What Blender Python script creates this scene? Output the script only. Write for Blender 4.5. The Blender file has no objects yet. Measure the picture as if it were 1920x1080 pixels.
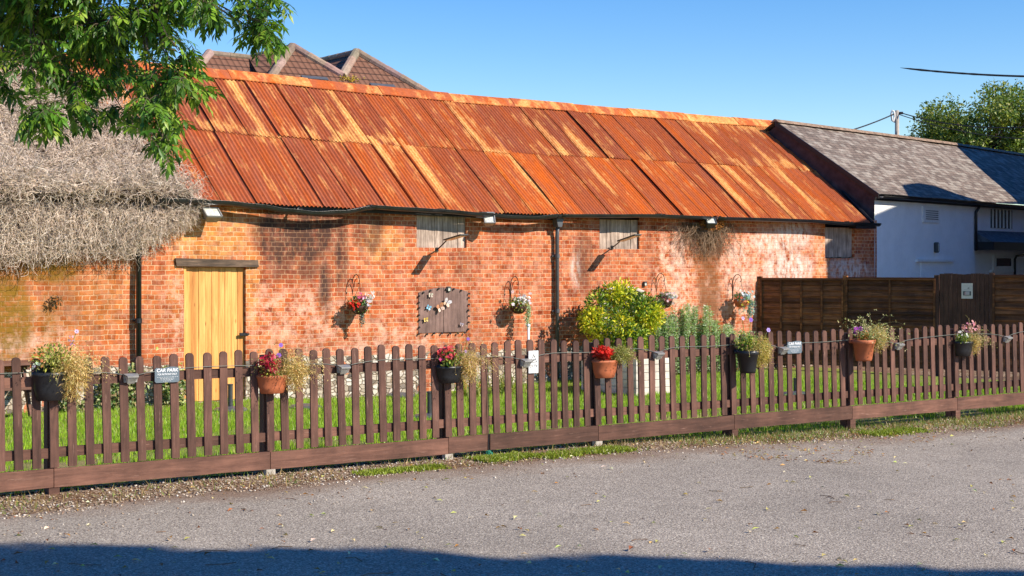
import bpy, math, random
import numpy as np
from mathutils import Vector, Matrix, noise
R = math.radians
rnd = random.Random(7)
C = bpy.context.scene.collection
scn = bpy.context.scene
# ------------------------------------------------------------ camera, sky, sun, exposure
F, HY, CZ = 2800.0, 494.0, 1.9            # focal length in photo pixels, horizon row, eye height
cam_d = bpy.data.cameras.new('camera'); cam = bpy.data.objects.new('camera', cam_d); C.objects.link(cam)
cam_d.sensor_width = 36; cam_d.lens = F/1920*36
cam.location = (0, 0, CZ); cam.rotation_euler = (R(90), 0, 0)
cam_d.shift_y = -(HY-540)/1920*-1
cam_d.clip_start = 0.1; cam_d.clip_end = 3000
scn.camera = cam
SUN_EL, SUN_AZ = R(35), R(116.5)          # azimuth clockwise from +Y
sv = Vector((math.sin(SUN_AZ)*math.cos(SUN_EL), math.cos(SUN_AZ)*math.cos(SUN_EL), math.sin(SUN_EL)))
w = bpy.data.worlds.new("World"); scn.world = w; w.use_nodes = True
wt = w.node_tree; bg = wt.nodes['Background']
sky = wt.nodes.new('ShaderNodeTexSky'); sky.sky_type = 'NISHITA'; sky.sun_disc = False
sky.sun_elevation = SUN_EL; sky.sun_rotation = SUN_AZ; sky.altitude = 0; sky.air_density = 1.0; sky.dust_density = 0.0; sky.ozone_density = 3.0
hsv = wt.nodes.new('ShaderNodeHueSaturation'); hsv.inputs['Saturation'].default_value = 1.40; hsv.inputs['Hue'].default_value = 0.512
wt.links.new(sky.outputs[0], hsv.inputs['Color']); wt.links.new(hsv.outputs[0], bg.inputs[0]); bg.inputs[1].default_value = 0.118
ld = bpy.data.lights.new('sun', 'SUN'); ld.energy = 5.0; ld.angle = R(0.5); ld.color = (1, 0.90, 0.76)
lo = bpy.data.objects.new('sun', ld); C.objects.link(lo); lo.rotation_euler = sv.to_track_quat('Z', 'Y').to_euler()
lo.location = (20, -10, 30)
scn.view_settings.view_transform = 'Standard'; scn.view_settings.look = 'None'; scn.view_settings.gamma = 1
scn.view_settings.exposure = 0.56

# ------------------------------------------------------------ frames
class Frame:
    def __init__(s, ox, oy, a): s.ox, s.oy, s.a, s.c, s.s = ox, oy, a, math.cos(a), math.sin(a)
    def px(s, px, py, y=0.0):             # photo pixel -> (along, height) on the plane local y
        r = (px-960)/F
        t = (r*(s.oy+y*s.c) - s.ox + y*s.s)/(s.c - r*s.s)
        Y = s.oy + t*s.s + y*s.c
        return t, CZ-(py-HY)/F*Y
    def w(s, x, y, z=0): return Vector((s.ox+x*s.c-y*s.s, s.oy+x*s.s+y*s.c, z))
    def loc(s, X, Y): dx, dy = X-s.ox, Y-s.oy; return dx*s.c+dy*s.s, -dx*s.s+dy*s.c
BW = Frame(0, 26.7, R(90)-math.atan(3950/F))      # barn wall
FF = Frame(0, 15.0, R(90)-math.atan(4040/F))      # picket fence
HF = Frame(7.83, 32.25, R(90)-math.atan(2470/F))  # white house
TF = Frame(5.03, 30.2, math.atan2(-2.60, 4.43))   # tall panel fence
def at(px, py, Y): return Vector(((px-960)/F*Y, Y, CZ-(py-HY)/F*Y))
def gpx(px, py, z=0.0):
    Y = F*(CZ-z)/(py-HY); return Vector(((px-960)/F*Y, Y, z))
def sm(a, b, x): t = min(1, max(0, (x-a)/(b-a))); return t*t*(3-2*t)
def gz(X, Y):                              # ground height
    u, v = FF.loc(X, Y)
    z = -0.27*sm(0.3, 8.5, v) + 0.12*sm(4, 9, u)*sm(3, 9, v)
    return z+goff(u)
def goff(u): return -.075*sm(1.0, 4.5, u)
def lerp_tab(tab, x):
    if x <= tab[0][0]: (a, b), (c, d) = tab[0], tab[1]
    elif x >= tab[-1][0]: (a, b), (c, d) = tab[-2], tab[-1]
    else:
        for i in range(len(tab)-1):
            if tab[i][0] <= x <= tab[i+1][0]: (a, b), (c, d) = tab[i], tab[i+1]; break
    return b+(d-b)*(x-a)/(c-a)

# ------------------------------------------------------------ mesh builder
class MB:
    def __init__(s): s.v = []; s.f = []; s.m = []; s.c = []; s.uv = []; s.col = (1, 1, 1); s.mi = 0
    def add(s, vs, fs, col=None):
        b = len(s.v); s.v += [tuple(p) for p in vs]; col = col or s.col
        s.c += [col]*len(vs)
        for f in fs: s.f.append([b+i for i in f]); s.m.append(s.mi)
        return b
    def box(s, c, d, M=None, col=None, bev=0):
        x, y, z = d[0]/2, d[1]/2, d[2]/2
        if bev:
            b = min(bev, x*.9, y*.9, z*.9); vs = []; 
            for sx in (-1, 1):
                for sy in (-1, 1):
                    for sz in (-1, 1):
                        vs += [(sx*x, sy*(y-b), sz*(z-b)), (sx*(x-b), sy*y, sz*(z-b)), (sx*(x-b), sy*(y-b), sz*z)]
            def id(sx, sy, sz, k): return (((sx > 0)*4+(sy > 0)*2+(sz > 0))*3)+k
            fs = []
            for sg in (-1, 1):
                fs.append([id(sg, -1, -1, 0), id(sg, 1, -1, 0), id(sg, 1, 1, 0), id(sg, -1, 1, 0)][::sg])
                fs.append([id(-1, sg, -1, 1), id(-1, sg, 1, 1), id(1, sg, 1, 1), id(1, sg, -1, 1)][::sg])
                fs.append([id(-1, -1, sg, 2), id(1, -1, sg, 2), id(1, 1, sg, 2), id(-1, 1, sg, 2)][::sg])
                for sh in (-1, 1):
                    fs.append([id(sg, sh, -1, 0), id(sg, sh, 1, 0), id(sg, sh, 1, 1), id(sg, sh, -1, 1)])
                    fs.append([id(sg, -1, sh, 0), id(sg, 1, sh, 0), id(sg, 1, sh, 2), id(sg, -1, sh, 2)])
                    fs.append([id(-1, sg, sh, 1), id(1, sg, sh, 1), id(1, sg, sh, 2), id(-1, sg, sh, 2)])
            for sx in (-1, 1):
                for sy in (-1, 1):
                    for sz in (-1, 1): fs.append([id(sx, sy, sz, 0), id(sx, sy, sz, 1), id(sx, sy, sz, 2)])
        else:
            vs = [(i*x, j*y, k*z) for i in (-1, 1) for j in (-1, 1) for k in (-1, 1)]
            fs = [[0, 1, 3, 2], [4, 6, 7, 5], [0, 4, 5, 1], [2, 3, 7, 6], [0, 2, 6, 4], [1, 5, 7, 3]]
        c = Vector(c)
        if M is None: vs = [Vector(p)+c for p in vs]
        else: vs = [M @ Vector(p)+c for p in vs]
        s.add(vs, fs, col)
    def tube(s, pts, r, n=8, col=None, cap=True):
        pts = [Vector(p) for p in pts]; k = len(pts)
        rs = r if isinstance(r, (list, tuple)) else [r]*k
        up = None; vs = []
        for i, p in enumerate(pts):
            d = (pts[min(i+1, k-1)]-pts[max(i-1, 0)])
            if d.length < 1e-9: d = Vector((0, 0, 1))
            d.normalize()
            if up is None: up = d.orthogonal().normalized()
            else:
                up = up-d*up.dot(d)
                up = up.normalized() if up.length > 1e-6 else d.orthogonal().normalized()
            q = d.cross(up)
            for j in range(n):
                a = 2*math.pi*j/n; vs.append(p+(up*math.cos(a)+q*math.sin(a))*rs[i])
        fs = [[i*n+j, i*n+(j+1) % n, (i+1)*n+(j+1) % n, (i+1)*n+j] for i in range(k-1) for j in range(n)]
        if cap: fs += [list(range(n))[::-1], [(k-1)*n+j for j in range(n)]]
        s.add(vs, fs, col)
    def prism(s, out, y0, y1, col=None, M=None):   # outline in (x,z), extruded along y
        n = len(out); vs = [Vector((x, y0, z)) for x, z in out]+[Vector((x, y1, z)) for x, z in out]
        if M is not None: vs = [M @ p for p in vs]
        fs = [list(range(n)), list(range(n, 2*n))[::-1]]+[[i, i+n, (i+1) % n+n, (i+1) % n] for i in range(n)]
        s.add(vs, fs, col)
    def lathe(s, prof, n=20, sc=(1, 1), c=(0, 0, 0), half=False, col=None):
        vs = []; fs = []; k = len(prof); m = n+1 if half else n
        for r, z in prof:
            for j in range(m):
                a = (math.pi*j/n+math.pi) if half else 2*math.pi*j/n
                vs.append((c[0]+r*math.cos(a)*sc[0], c[1]+r*math.sin(a)*sc[1], c[2]+z))
        for i in range(k-1):
            for j in range(n):
                j2 = j+1 if half else (j+1) % n
                fs.append([i*m+j, i*m+j2, (i+1)*m+j2, (i+1)*m+j])
        s.add(vs, fs, col)
    def leaf(s, p, d, nrm, L, W, col=None, fold=0.15):
        p = Vector(p); d = Vector(d).normalized(); nrm = Vector(nrm); q = d.cross(nrm)
        if q.length < 1e-5: q = d.orthogonal()
        q.normalize(); n2 = q.cross(d)
        s.add([p, p+d*L*.45+q*W/2+n2*W*fold, p+d*L-n2*L*.12, p+d*L*.45-q*W/2+n2*W*fold, p+d*L*.5], [[0, 1, 4], [1, 2, 4], [2, 3, 4], [3, 0, 4]], col)
    def build(s, name, mats, parent=None, smooth=False, colattr=True, auto=None):
        me = bpy.data.meshes.new(name); me.from_pydata(s.v, [], s.f)
        if not isinstance(mats, (list, tuple)): mats = [mats]
        for m in mats: me.materials.append(m)
        me.polygons.foreach_set('material_index', s.m)
        if colattr:
            a = me.color_attributes.new('col', 'FLOAT_COLOR', 'POINT')
            a.data.foreach_set('color', np.hstack([np.array(s.c, dtype=np.float32).reshape(-1, 3), np.ones((len(s.v), 1), np.float32)]).ravel())
        if smooth: me.polygons.foreach_set('use_smooth', [True]*len(s.f))
        me.update()
        o = bpy.data.objects.new(name, me); C.objects.link(o)
        if parent: o.parent = parent
        return o
def np_mesh(name, V, Fc, col, mat, parent=None, smooth=False):   # V (n,3), Fc (m,k)
    me = bpy.data.meshes.new(name); n, m, k = len(V), len(Fc), Fc.shape[1]
    me.vertices.add(n); me.vertices.foreach_set('co', V.astype(np.float32).ravel())
    me.loops.add(m*k); me.loops.foreach_set('vertex_index', Fc.astype(np.int32).ravel())
    me.polygons.add(m); me.polygons.foreach_set('loop_start', np.arange(0, m*k, k, dtype=np.int32))
    me.update(calc_edges=True); me.validate()
    a = me.color_attributes.new('col', 'FLOAT_COLOR', 'POINT')
    a.data.foreach_set('color', np.hstack([col, np.ones((n, 1))]).astype(np.float32).ravel())
    if smooth: me.polygons.foreach_set('use_smooth', [True]*m)
    me.materials.append(mat)
    o = bpy.data.objects.new(name, me); C.objects.link(o)
    if parent: o.parent = parent
    return o
def tag(o, label=None, cat=None, group=None, kind=None):
    if label: o['label'] = label
    if cat: o['category'] = cat
    if group: o['group'] = group
    if kind: o['kind'] = kind
    return o
def thing(name, label, cat, loc=(0, 0, 0), rz=0, group=None):
    o = bpy.data.objects.new(name, None); C.objects.link(o); o.empty_display_size = .2
    o.location = loc; o.rotation_euler = (0, 0, rz); return tag(o, label, cat, group)
def put(o, loc, rz=0): o.location = loc; o.rotation_euler = (0, 0, rz); return o
def rp(a=1): return Vector((rnd.gauss(0, a), rnd.gauss(0, a), rnd.gauss(0, a)))
def rdir():
    while True:
        v = Vector((rnd.uniform(-1, 1), rnd.uniform(-1, 1), rnd.uniform(-1, 1)))
        if .05 < v.length < 1: return v.normalized()
def jit(c, a=.15, g=None):
    k = rnd.uniform(1-a, 1+a); return tuple(max(0, x*k*rnd.uniform(1-a/2, 1+a/2)) for x in c)

# ------------------------------------------------------------ material helpers
class NT:
    def __init__(s, name):
        s.mat = bpy.data.materials.new(name); s.mat.use_nodes = True; s.t = s.mat.node_tree
        s.bsdf = s.t.nodes['Principled BSDF']; s.out = s.t.nodes['Material Output']
    def n(s, typ, ins=None, **pr):
        nd = s.t.nodes.new('ShaderNode'+typ)
        for k, v in pr.items(): setattr(nd, k, v)
        for k, v in (ins or {}).items(): s.set(nd.inputs[k], v)
        return nd
    def set(s, sock, v):
        if isinstance(v, bpy.types.NodeSocket): s.t.links.new(v, sock)
        elif isinstance(v, bpy.types.Node): s.t.links.new(v.outputs[0], sock)
        else:
            if sock.type == 'RGBA' and len(v) == 3: v = (*v, 1)
            sock.default_value = v
    def m(s, op, a, b=0.0, c=None, clamp=False):
        nd = s.t.nodes.new('ShaderNodeMath'); nd.operation = op; nd.use_clamp = clamp
        s.set(nd.inputs[0], a); s.set(nd.inputs[1], b)
        if c is not None: s.set(nd.inputs[2], c)
        return nd.outputs[0]
    def mix(s, f, a, b, mode='MIX'):
        nd = s.t.nodes.new('ShaderNodeMix'); nd.data_type = 'RGBA'; nd.blend_type = mode
        s.set(nd.inputs[0], f); s.set(nd.inputs[6], a); s.set(nd.inputs[7], b); return nd.outputs[2]
    def ramp(s, f, stops, interp='LINEAR'):
        nd = s.t.nodes.new('ShaderNodeValToRGB'); cr = nd.color_ramp; cr.interpolation = interp
        while len(cr.elements) < len(stops): cr.elements.new(.5)
        for e, (p, c) in zip(cr.elements, stops):
            e.position = p; e.color = (*c, 1) if not isinstance(c, (int, float)) else (c, c, c, 1)
        s.set(nd.inputs[0], f); return nd.outputs[0]
    def noise(s, vec, scale, detail=4, rough=.55, dist=0):
        return s.n('TexNoise', {'Vector': vec, 'Scale': scale, 'Detail': detail, 'Roughness': rough, 'Distortion': dist}).outputs[0]
    def mapv(s, vec, sc=(1, 1, 1), loc=(0, 0, 0), rot=(0, 0, 0)):
        return s.n('Mapping', {'Vector': vec, 'Scale': sc, 'Location': loc, 'Rotation': rot}).outputs[0]
    def attr(s, name): return s.n('Attribute', attribute_name=name)
    def obj(s): return s.n('TexCoord').outputs['Object']
    def geo(s): return s.n('NewGeometry').outputs['Position']
    def bump(s, h, dist=.01, st=1.0):
        b = s.n('Bump', {'Height': h, 'Distance': dist, 'Strength': st}); s.set(s.bsdf.inputs['Normal'], b.outputs[0])
    def fin(s, col, rough=.85, spec=.3, metal=0.0):
        s.set(s.bsdf.inputs['Base Color'], col); s.set(s.bsdf.inputs['Roughness'], rough)
        s.set(s.bsdf.inputs['Specular IOR Level'], spec); s.set(s.bsdf.inputs['Metallic'], metal); return s.mat

def simple(name, col, rough=.6, spec=.4, var=.12, scale=14, metal=0.0, bump=.002):
    t = NT(name); g = t.geo(); nz = t.noise(g, scale, 5, .6)
    c = t.mix(1.0, col, t.ramp(nz, [(.25, 1-var*1.6), (.75, 1+var)]), 'MULTIPLY')
    if bump: t.bump(nz, bump)
    return t.fin(c, rough, spec, metal)
def vcol(name, trans=.35, rough=.6, spec=.25):
    t = NT(name); a = t.attr('col').outputs['Color']
    t.fin(a, rough, spec)
    if trans:
        tr = t.n('BsdfTranslucent', {'Color': t.mix(1.0, a, (1.0, 1.15, .55), 'MULTIPLY')})
        mx = t.n('MixShader', {0: trans}); t.t.links.new(t.bsdf.outputs[0], mx.inputs[1]); t.t.links.new(tr.outputs[0], mx.inputs[2])
        t.t.links.new(mx.outputs[0], t.out.inputs[0])
    return t.mat
M_LEAF = vcol('leaf_green', .32, .45, .5)
M_DRY = vcol('dry_plant', .15, .85, .1)
M_PETAL = vcol('petal', .3, .6, .2)
M_PAINT = vcol('painted_colour', 0, .5, .4)

def m_brick():
    t = NT('old_red_brick'); o = t.obj()
    sp = t.n('SeparateXYZ', {0: o}); x, z = sp.outputs[0], sp.outputs[2]
    wob = t.noise(o, 1.3, 3, .5); wob2 = t.noise(o, 9, 3, .6)
    zz = t.m('ADD', z, t.m('ADD', t.m('MULTIPLY', t.m('SUBTRACT', wob, .5), .05), t.m('MULTIPLY', t.m('SUBTRACT', wob2, .5), .018)))
    xx = t.m('ADD', x, t.m('MULTIPLY', t.m('SUBTRACT', t.noise(o, 5, 3), .5), .05))
    v = t.n('CombineXYZ', {0: xx, 1: zz}).outputs[0]
    def br(c1, c2, mo, bias=0.0, ms=.007):
        return t.n('TexBrick', {'Vector': v, 'Color1': c1, 'Color2': c2, 'Mortar': mo, 'Scale': 1.0, 'Mortar Size': ms, 'Mortar Smooth': .25, 'Bias': bias, 'Brick Width': .225, 'Row Height': .075},
                   offset=.5, offset_frequency=2, squash=.5, squash_frequency=2)
    st = t.attr('stain'); s3 = t.n('SeparateColor', {0: st.outputs['Color']}); dark, moss, white = s3.outputs[0], s3.outputs[1], s3.outputs[2]
    s2 = t.attr('tint'); s4 = t.n('SeparateColor', {0: s2.outputs['Color']}); orange, pale, brown = s4.outputs[0], s4.outputs[1], s4.outputs[2]
    b1 = br((.42, .088, .030), (.58, .172, .062), (.66, .36, .205), -.1, .008)
    b2 = br((.56, .19, .045), (.72, .30, .085), (.80, .49, .24), 0, .008)
    big = t.noise(o, .9, 4, .6)
    # per brick value spread with a second, shifted brick lookup
    pass
    brick = t.mix(t.m('MULTIPLY', orange, 1.0, clamp=True), b1.outputs[0], b2.outputs[0])
    fine = t.noise(o, 30, 6, .65); med = t.noise(o, 6, 5, .65)
    col = t.mix(1.0, brick, t.ramp(med, [(.2, (.60, .55, .55)), (.5, (1, 1, 1)), (.8, (1.25, 1.3, 1.3))]), 'MULTIPLY')
    cell = t.n('TexWhiteNoise', {'Vector': t.n('VectorMath', {0: t.n('VectorMath', {0: v, 1: (1/.1125, 1/.075, 1)}, operation='MULTIPLY').outputs[0]}, operation='FLOOR').outputs[0]}, noise_dimensions='3D').outputs[0]
    col = t.mix(1.0, col, t.ramp(cell, [(0, (.60, .54, .56)), (.08, (.74, .69, .70)), (.22, (.92, .90, .90)), (.6, (1, 1, 1)), (1, (1.12, 1.16, 1.14))]), 'MULTIPLY')
    col = t.mix(1.0, col, t.ramp(fine, [(.2, .72), (.6, 1.05), (.9, 1.2)]), 'MULTIPLY')
    col = t.mix(1.0, col, t.ramp(t.noise(t.mapv(o, (1, 1, .7)), .8, 7, .62), [(.34, (.66, .60, .60)), (.5, (1, 1, 1)), (.7, (1.08, 1.1, 1.1))]), 'MULTIPLY')
    col = t.mix(t.ramp(t.noise(t.mapv(o, (1, 1, .6), (7, 0, 3)), 2.4, 7, .7), [(.56, 0.0), (.70, .45)]), col, (.12, .055, .04))
    # worn pale bricks and lime bloom
    pn = t.ramp(t.noise(o, 4.6, 8, .78), [(.45, 0.0), (.60, 1.0)])
    col = t.mix(t.m('MULTIPLY', t.m('ADD', t.m('MULTIPLY', pale, .95), .24), pn, clamp=True), col, (.80, .47, .34))
    wn = t.ramp(t.noise(t.mapv(o, (1, 1, .45)), 11, 6, .75), [(.40, 0.0), (.58, 1.0)])
    col = t.mix(t.m('MULTIPLY', white, wn, clamp=True), col, (.76, .64, .56))
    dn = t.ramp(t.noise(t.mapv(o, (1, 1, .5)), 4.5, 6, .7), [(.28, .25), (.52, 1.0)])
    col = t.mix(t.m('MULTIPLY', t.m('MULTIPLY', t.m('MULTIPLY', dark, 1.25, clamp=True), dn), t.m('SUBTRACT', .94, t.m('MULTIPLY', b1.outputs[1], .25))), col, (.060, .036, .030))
    mn = t.ramp(t.noise(o, 7, 6, .7), [(.3, .25), (.55, 1.0)])
    col = t.mix(t.m('MULTIPLY', t.m('MULTIPLY', moss, mn), .92), col, (.20, .115, .014))
    col = t.mix(t.m('MULTIPLY', t.m('MULTIPLY', brown, dn), .8), col, (.17, .065, .02))
    # rubble flint plinth
    sv_ = t.n('VectorMath', {0: o, 1: (1, 1, 1.35)}, operation='MULTIPLY').outputs[0]
    vor = t.n('TexVoronoi', {'Vector': sv_, 'Scale': 10.0, 'Randomness': 1.0}, feature='DISTANCE_TO_EDGE')
    voc = t.n('TexVoronoi', {'Vector': sv_, 'Scale': 10.0, 'Randomness': 1.0})
    gr = t.n('SeparateColor', {0: voc.outputs['Color']}).outputs[0]
    stone = t.ramp(gr, [(0, (.13, .11, .10)), (.3, (.42, .35, .27)), (.6, (.62, .54, .44)), (1, (.72, .66, .58))])
    joint = t.ramp(vor.outputs[0], [(.02, 0.0), (.10, 1.0)])
    rub = t.mix(joint, (.30, .22, .15), stone)
    rub = t.mix(1.0, rub, t.ramp(fine, [(.2, .7), (.8, 1.15)]), 'MULTIPLY')
    edge = t.m('ADD', .36, t.m('MULTIPLY', t.m('SUBTRACT', t.noise(o, 2.1, 3), .5), .35))
    pl = t.m('LESS_THAN', z, edge)
    patch = t.m('GREATER_THAN', t.noise(t.mapv(o, (1, 1, 1), (3, 0, 5)), 1.1, 2), .60)
    pl = t.m('MULTIPLY', pl, t.m('SUBTRACT', 1.0, patch))
    col = t.mix(pl, col, rub)
    h = t.m('ADD', t.m('MULTIPLY', t.m('SUBTRACT', 1.0, b1.outputs[1]), .7), t.m('MULTIPLY', fine, .5))
    h = t.m('ADD', h, t.m('MULTIPLY', pl, t.m('MULTIPLY', joint, 1.6)))
    h = t.m('ADD', h, t.m('MULTIPLY', cell, .25))
    t.bump(h, .012, .9)
    return t.fin(col, .95, .05)
M_BRICK = m_brick()

def m_rust():
    t = NT('rusty_corrugated_iron'); uv = t.n('UVMap').outputs[0]; o = t.geo()
    c = t.n('SeparateColor', {0: t.attr('col').outputs['Color']}); tone, yel, rv = c.outputs[0], c.outputs[1], c.outputs[2]
    off = t.n('CombineXYZ', {0: t.m('MULTIPLY', rv, 37.0), 1: t.m('MULTIPLY', rv, 11.0), 2: rv}).outputs[0]
    v = t.n('VectorMath', {0: uv, 1: off}, operation='ADD').outputs[0]
    str_ = t.noise(t.mapv(v, (9, .9, 1)), 1.0, 6, .65)
    blot = t.noise(t.mapv(v, (3.0, 1.2, 1)), 1.2, 7, .68)
    fine = t.noise(t.mapv(v, (30, 9, 1)), 1.6, 5, .7)
    base = t.mix(t.m('ADD', tone, t.m('MULTIPLY', t.m('SUBTRACT', blot, .5), .9), clamp=True), (.285, .066, .028), (.62, .135, .016))
    base = t.mix(t.ramp(str_, [(.38, 0.0), (.66, .65)]), base, (.34, .115, .068))
    ym = t.ramp(t.m('ADD', t.m('MULTIPLY', t.noise(t.mapv(v, (5, .8, 1)), 1.5, 6, .7), 1.0), t.m('MULTIPLY', yel, .42)), [(.555, 0.0), (.66, .55), (.84, 1.0)])
    ycol = t.ramp(fine, [(.3, (.74, .27, .05)), (.7, (.84, .52, .20))])
    base = t.mix(ym, base, ycol)
    base = t.mix(1.0, base, t.ramp(fine, [(.2, .66), (.55, 1.0), (.85, 1.22)]), 'MULTIPLY')
    spots = t.ramp(t.noise(v, 26, 3, .5), [(.66, 0.0), (.72, .6)])
    base = t.mix(spots, base, (.07, .03, .02))
    t.bump(fine, .003)
    return t.fin(base, .85, .10)
M_RUST = m_rust()

def m_fencewood(name, c1, c2, axis=2, var=1.0, rowh=0):
    t = NT(name); o = t.obj(); r = t.n('ObjectInfo').outputs['Random']
    v = t.n('VectorMath', {0: o, 1: t.n('CombineXYZ', {0: t.m('MULTIPLY', r, 31.0), 1: t.m('MULTIPLY', r, 17.0), 2: t.m('MULTIPLY', r, 7.0)}).outputs[0]}, operation='ADD').outputs[0]
    sc = [26, 26, 26]; sc[axis] = 2.2
    g = t.noise(t.mapv(v, tuple(sc)), 1.0, 6, .65, .6); b = t.noise(v, 3.2, 5, .6)
    g2 = t.ramp(g, [(.32, 0.0), (.68, 1.0)]); col = t.mix(g2, c1, c2); col = t.mix(1.0, col, t.ramp(b, [(.28, .6), (.7, 1.25)]), 'MULTIPLY')
    col = t.mix(1.0, col, t.ramp(r, [(0, 1-.34*var), (1, 1+.3*var)]), 'MULTIPLY')
    if rowh:
        zf = t.m('FLOOR', t.m('DIVIDE', t.n('SeparateXYZ', {0: o}).outputs[2], rowh)); wn = t.n('TexWhiteNoise', {'Vector': t.n('CombineXYZ', {0: zf, 1: t.m('FLOOR', t.m('MULTIPLY', r, 97.0))}).outputs[0]}, noise_dimensions='3D').outputs[0]
        col = t.mix(1.0, col, t.ramp(wn, [(0, .5), (1, 1.45)]), 'MULTIPLY')
    pale = t.ramp(t.noise(t.mapv(v, tuple(x*1.0 for x in sc), (5, 5, 5)), 2.0, 5, .7), [(.61, 0.0), (.72, .65)])
    col = t.mix(pale, col, (.34, .20, .15))
    t.bump(g, .003); return t.fin(col, .7, .3)
M_PICKET = m_fencewood('stained_brown_picket', (.072, .034, .024), (.158, .075, .053))
M_RAIL = m_fencewood('stained_brown_rail', (.088, .040, .027), (.182, .086, .058), 0)
M_PANEL = m_fencewood('dark_panel_wood', (.090, .032, .010), (.31, .120, .038), 0, 1.0, .121)
M_PANELV = m_fencewood('dark_board_wood', (.055, .024, .016), (.12, .055, .034), 2, .3)
M_GREYWOOD = m_fencewood('weathered_grey_wood', (.22, .15, .115), (.66, .51, .41), 2, .3)
M_PURPWOOD = m_fencewood('faded_brown_shutter_wood', (.13, .075, .062), (.25, .155, .13), 2, .3)
M_TABLE = m_fencewood('picnic_table_wood', (.10, .045, .03), (.20, .10, .07), 0, .3)
M_LINTEL = m_fencewood('blackened_timber', (.035, .025, .018), (.20, .13, .085), 0, .3)
M_WHITEBOARD = m_fencewood('whitewashed_boards', (.55, .48, .42), (.72, .66, .58), 0, .3)
def m_pine():
    t = NT('new_golden_pine'); o = t.obj(); r = t.n('ObjectInfo').outputs['Random']
    v = t.n('VectorMath', {0: o, 1: t.n('CombineXYZ', {0: t.m('MULTIPLY', r, 31.0), 2: r}).outputs[0]}, operation='ADD').outputs[0]
    g = t.noise(t.mapv(v, (22, 22, 1.4)), 1.0, 5, .6, 1.2)
    col = t.ramp(g, [(.25, (.46, .17, .03)), (.5, (.70, .33, .085)), (.75, (.80, .44, .13))])
    col = t.mix(1.0, col, t.ramp(t.noise(t.mapv(o, (9, 9, .25)), 1.0, 3, .5), [(.36, (.74, .66, .58)), (.5, (1, 1, 1)), (.66, (1.12, 1.16, 1.25))]), 'MULTIPLY')
    kn = t.n('TexVoronoi', {'Vector': t.mapv(v, (9, 9, 2.6)), 'Scale': 1.0}).outputs['Distance']
    col = t.mix(t.ramp(kn, [(.06, .8), (.13, 0.0)]), col, (.28, .08, .01))
    col = t.mix(1.0, col, t.ramp(r, [(0, .86), (1, 1.1)]), 'MULTIPLY')
    t.bump(g, .002); return t.fin(col, .55, .4)
M_PINE = m_pine()
M_BLACK = simple('black_plastic', (.016, .017, .02), .38, .5, .3)
M_GUTTER = simple('black_gutter_plastic', (.022, .023, .028), .32, .6, .35, 5)
M_GREYMETAL = simple('grey_plastic_pipe', (.085, .09, .10), .4, .5, .15)
M_TERRA = simple('terracotta_plastic', (.46, .135, .055), .6, .35, .14, 9)
M_IRON = simple('rusty_iron', (.07, .032, .02), .7, .3, .4, 40)
M_LAMPBODY = simple('aluminium_lamp_body', (.30, .29, .27), .45, .5, .2, 20, .3)
M_DARKLAMP = simple('dark_lamp_body', (.05, .055, .055), .5, .5, .2, 20)
def m_glass():
    t = NT('lamp_glass'); n = t.noise(t.geo(), 30, 4)
    return t.fin(t.ramp(n, [(.3, (.42, .42, .34)), (.7, (.74, .76, .70))]), .12, .8)
M_GLASS = m_glass()
M_SLATE_SIGN = simple('slate_sign', (.13, .17, .20), .6, .3, .1)
M_WHITE = simple('white_plastic', (.78, .78, .76), .5, .4, .06)
M_INK = simple('black_ink', (.02, .02, .02), .6, .3, .05)
M_LETTER = simple('white_lettering', (.82, .84, .86), .6, .3, .03)
M_CABLE = simple('grey_green_cable', (.17, .19, .16), .5, .4, .2)
M_DARKCABLE = simple('dark_cable', (.03, .03, .035), .6, .3, .2)
M_WINDOW = simple('dark_window_glass', (.018, .022, .028), .1, .8, .2, 3, 0, 0)
M_SOIL = simple('dark_compost', (.035, .022, .014), .95, .1, .4, 50, 0, .01)

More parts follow.
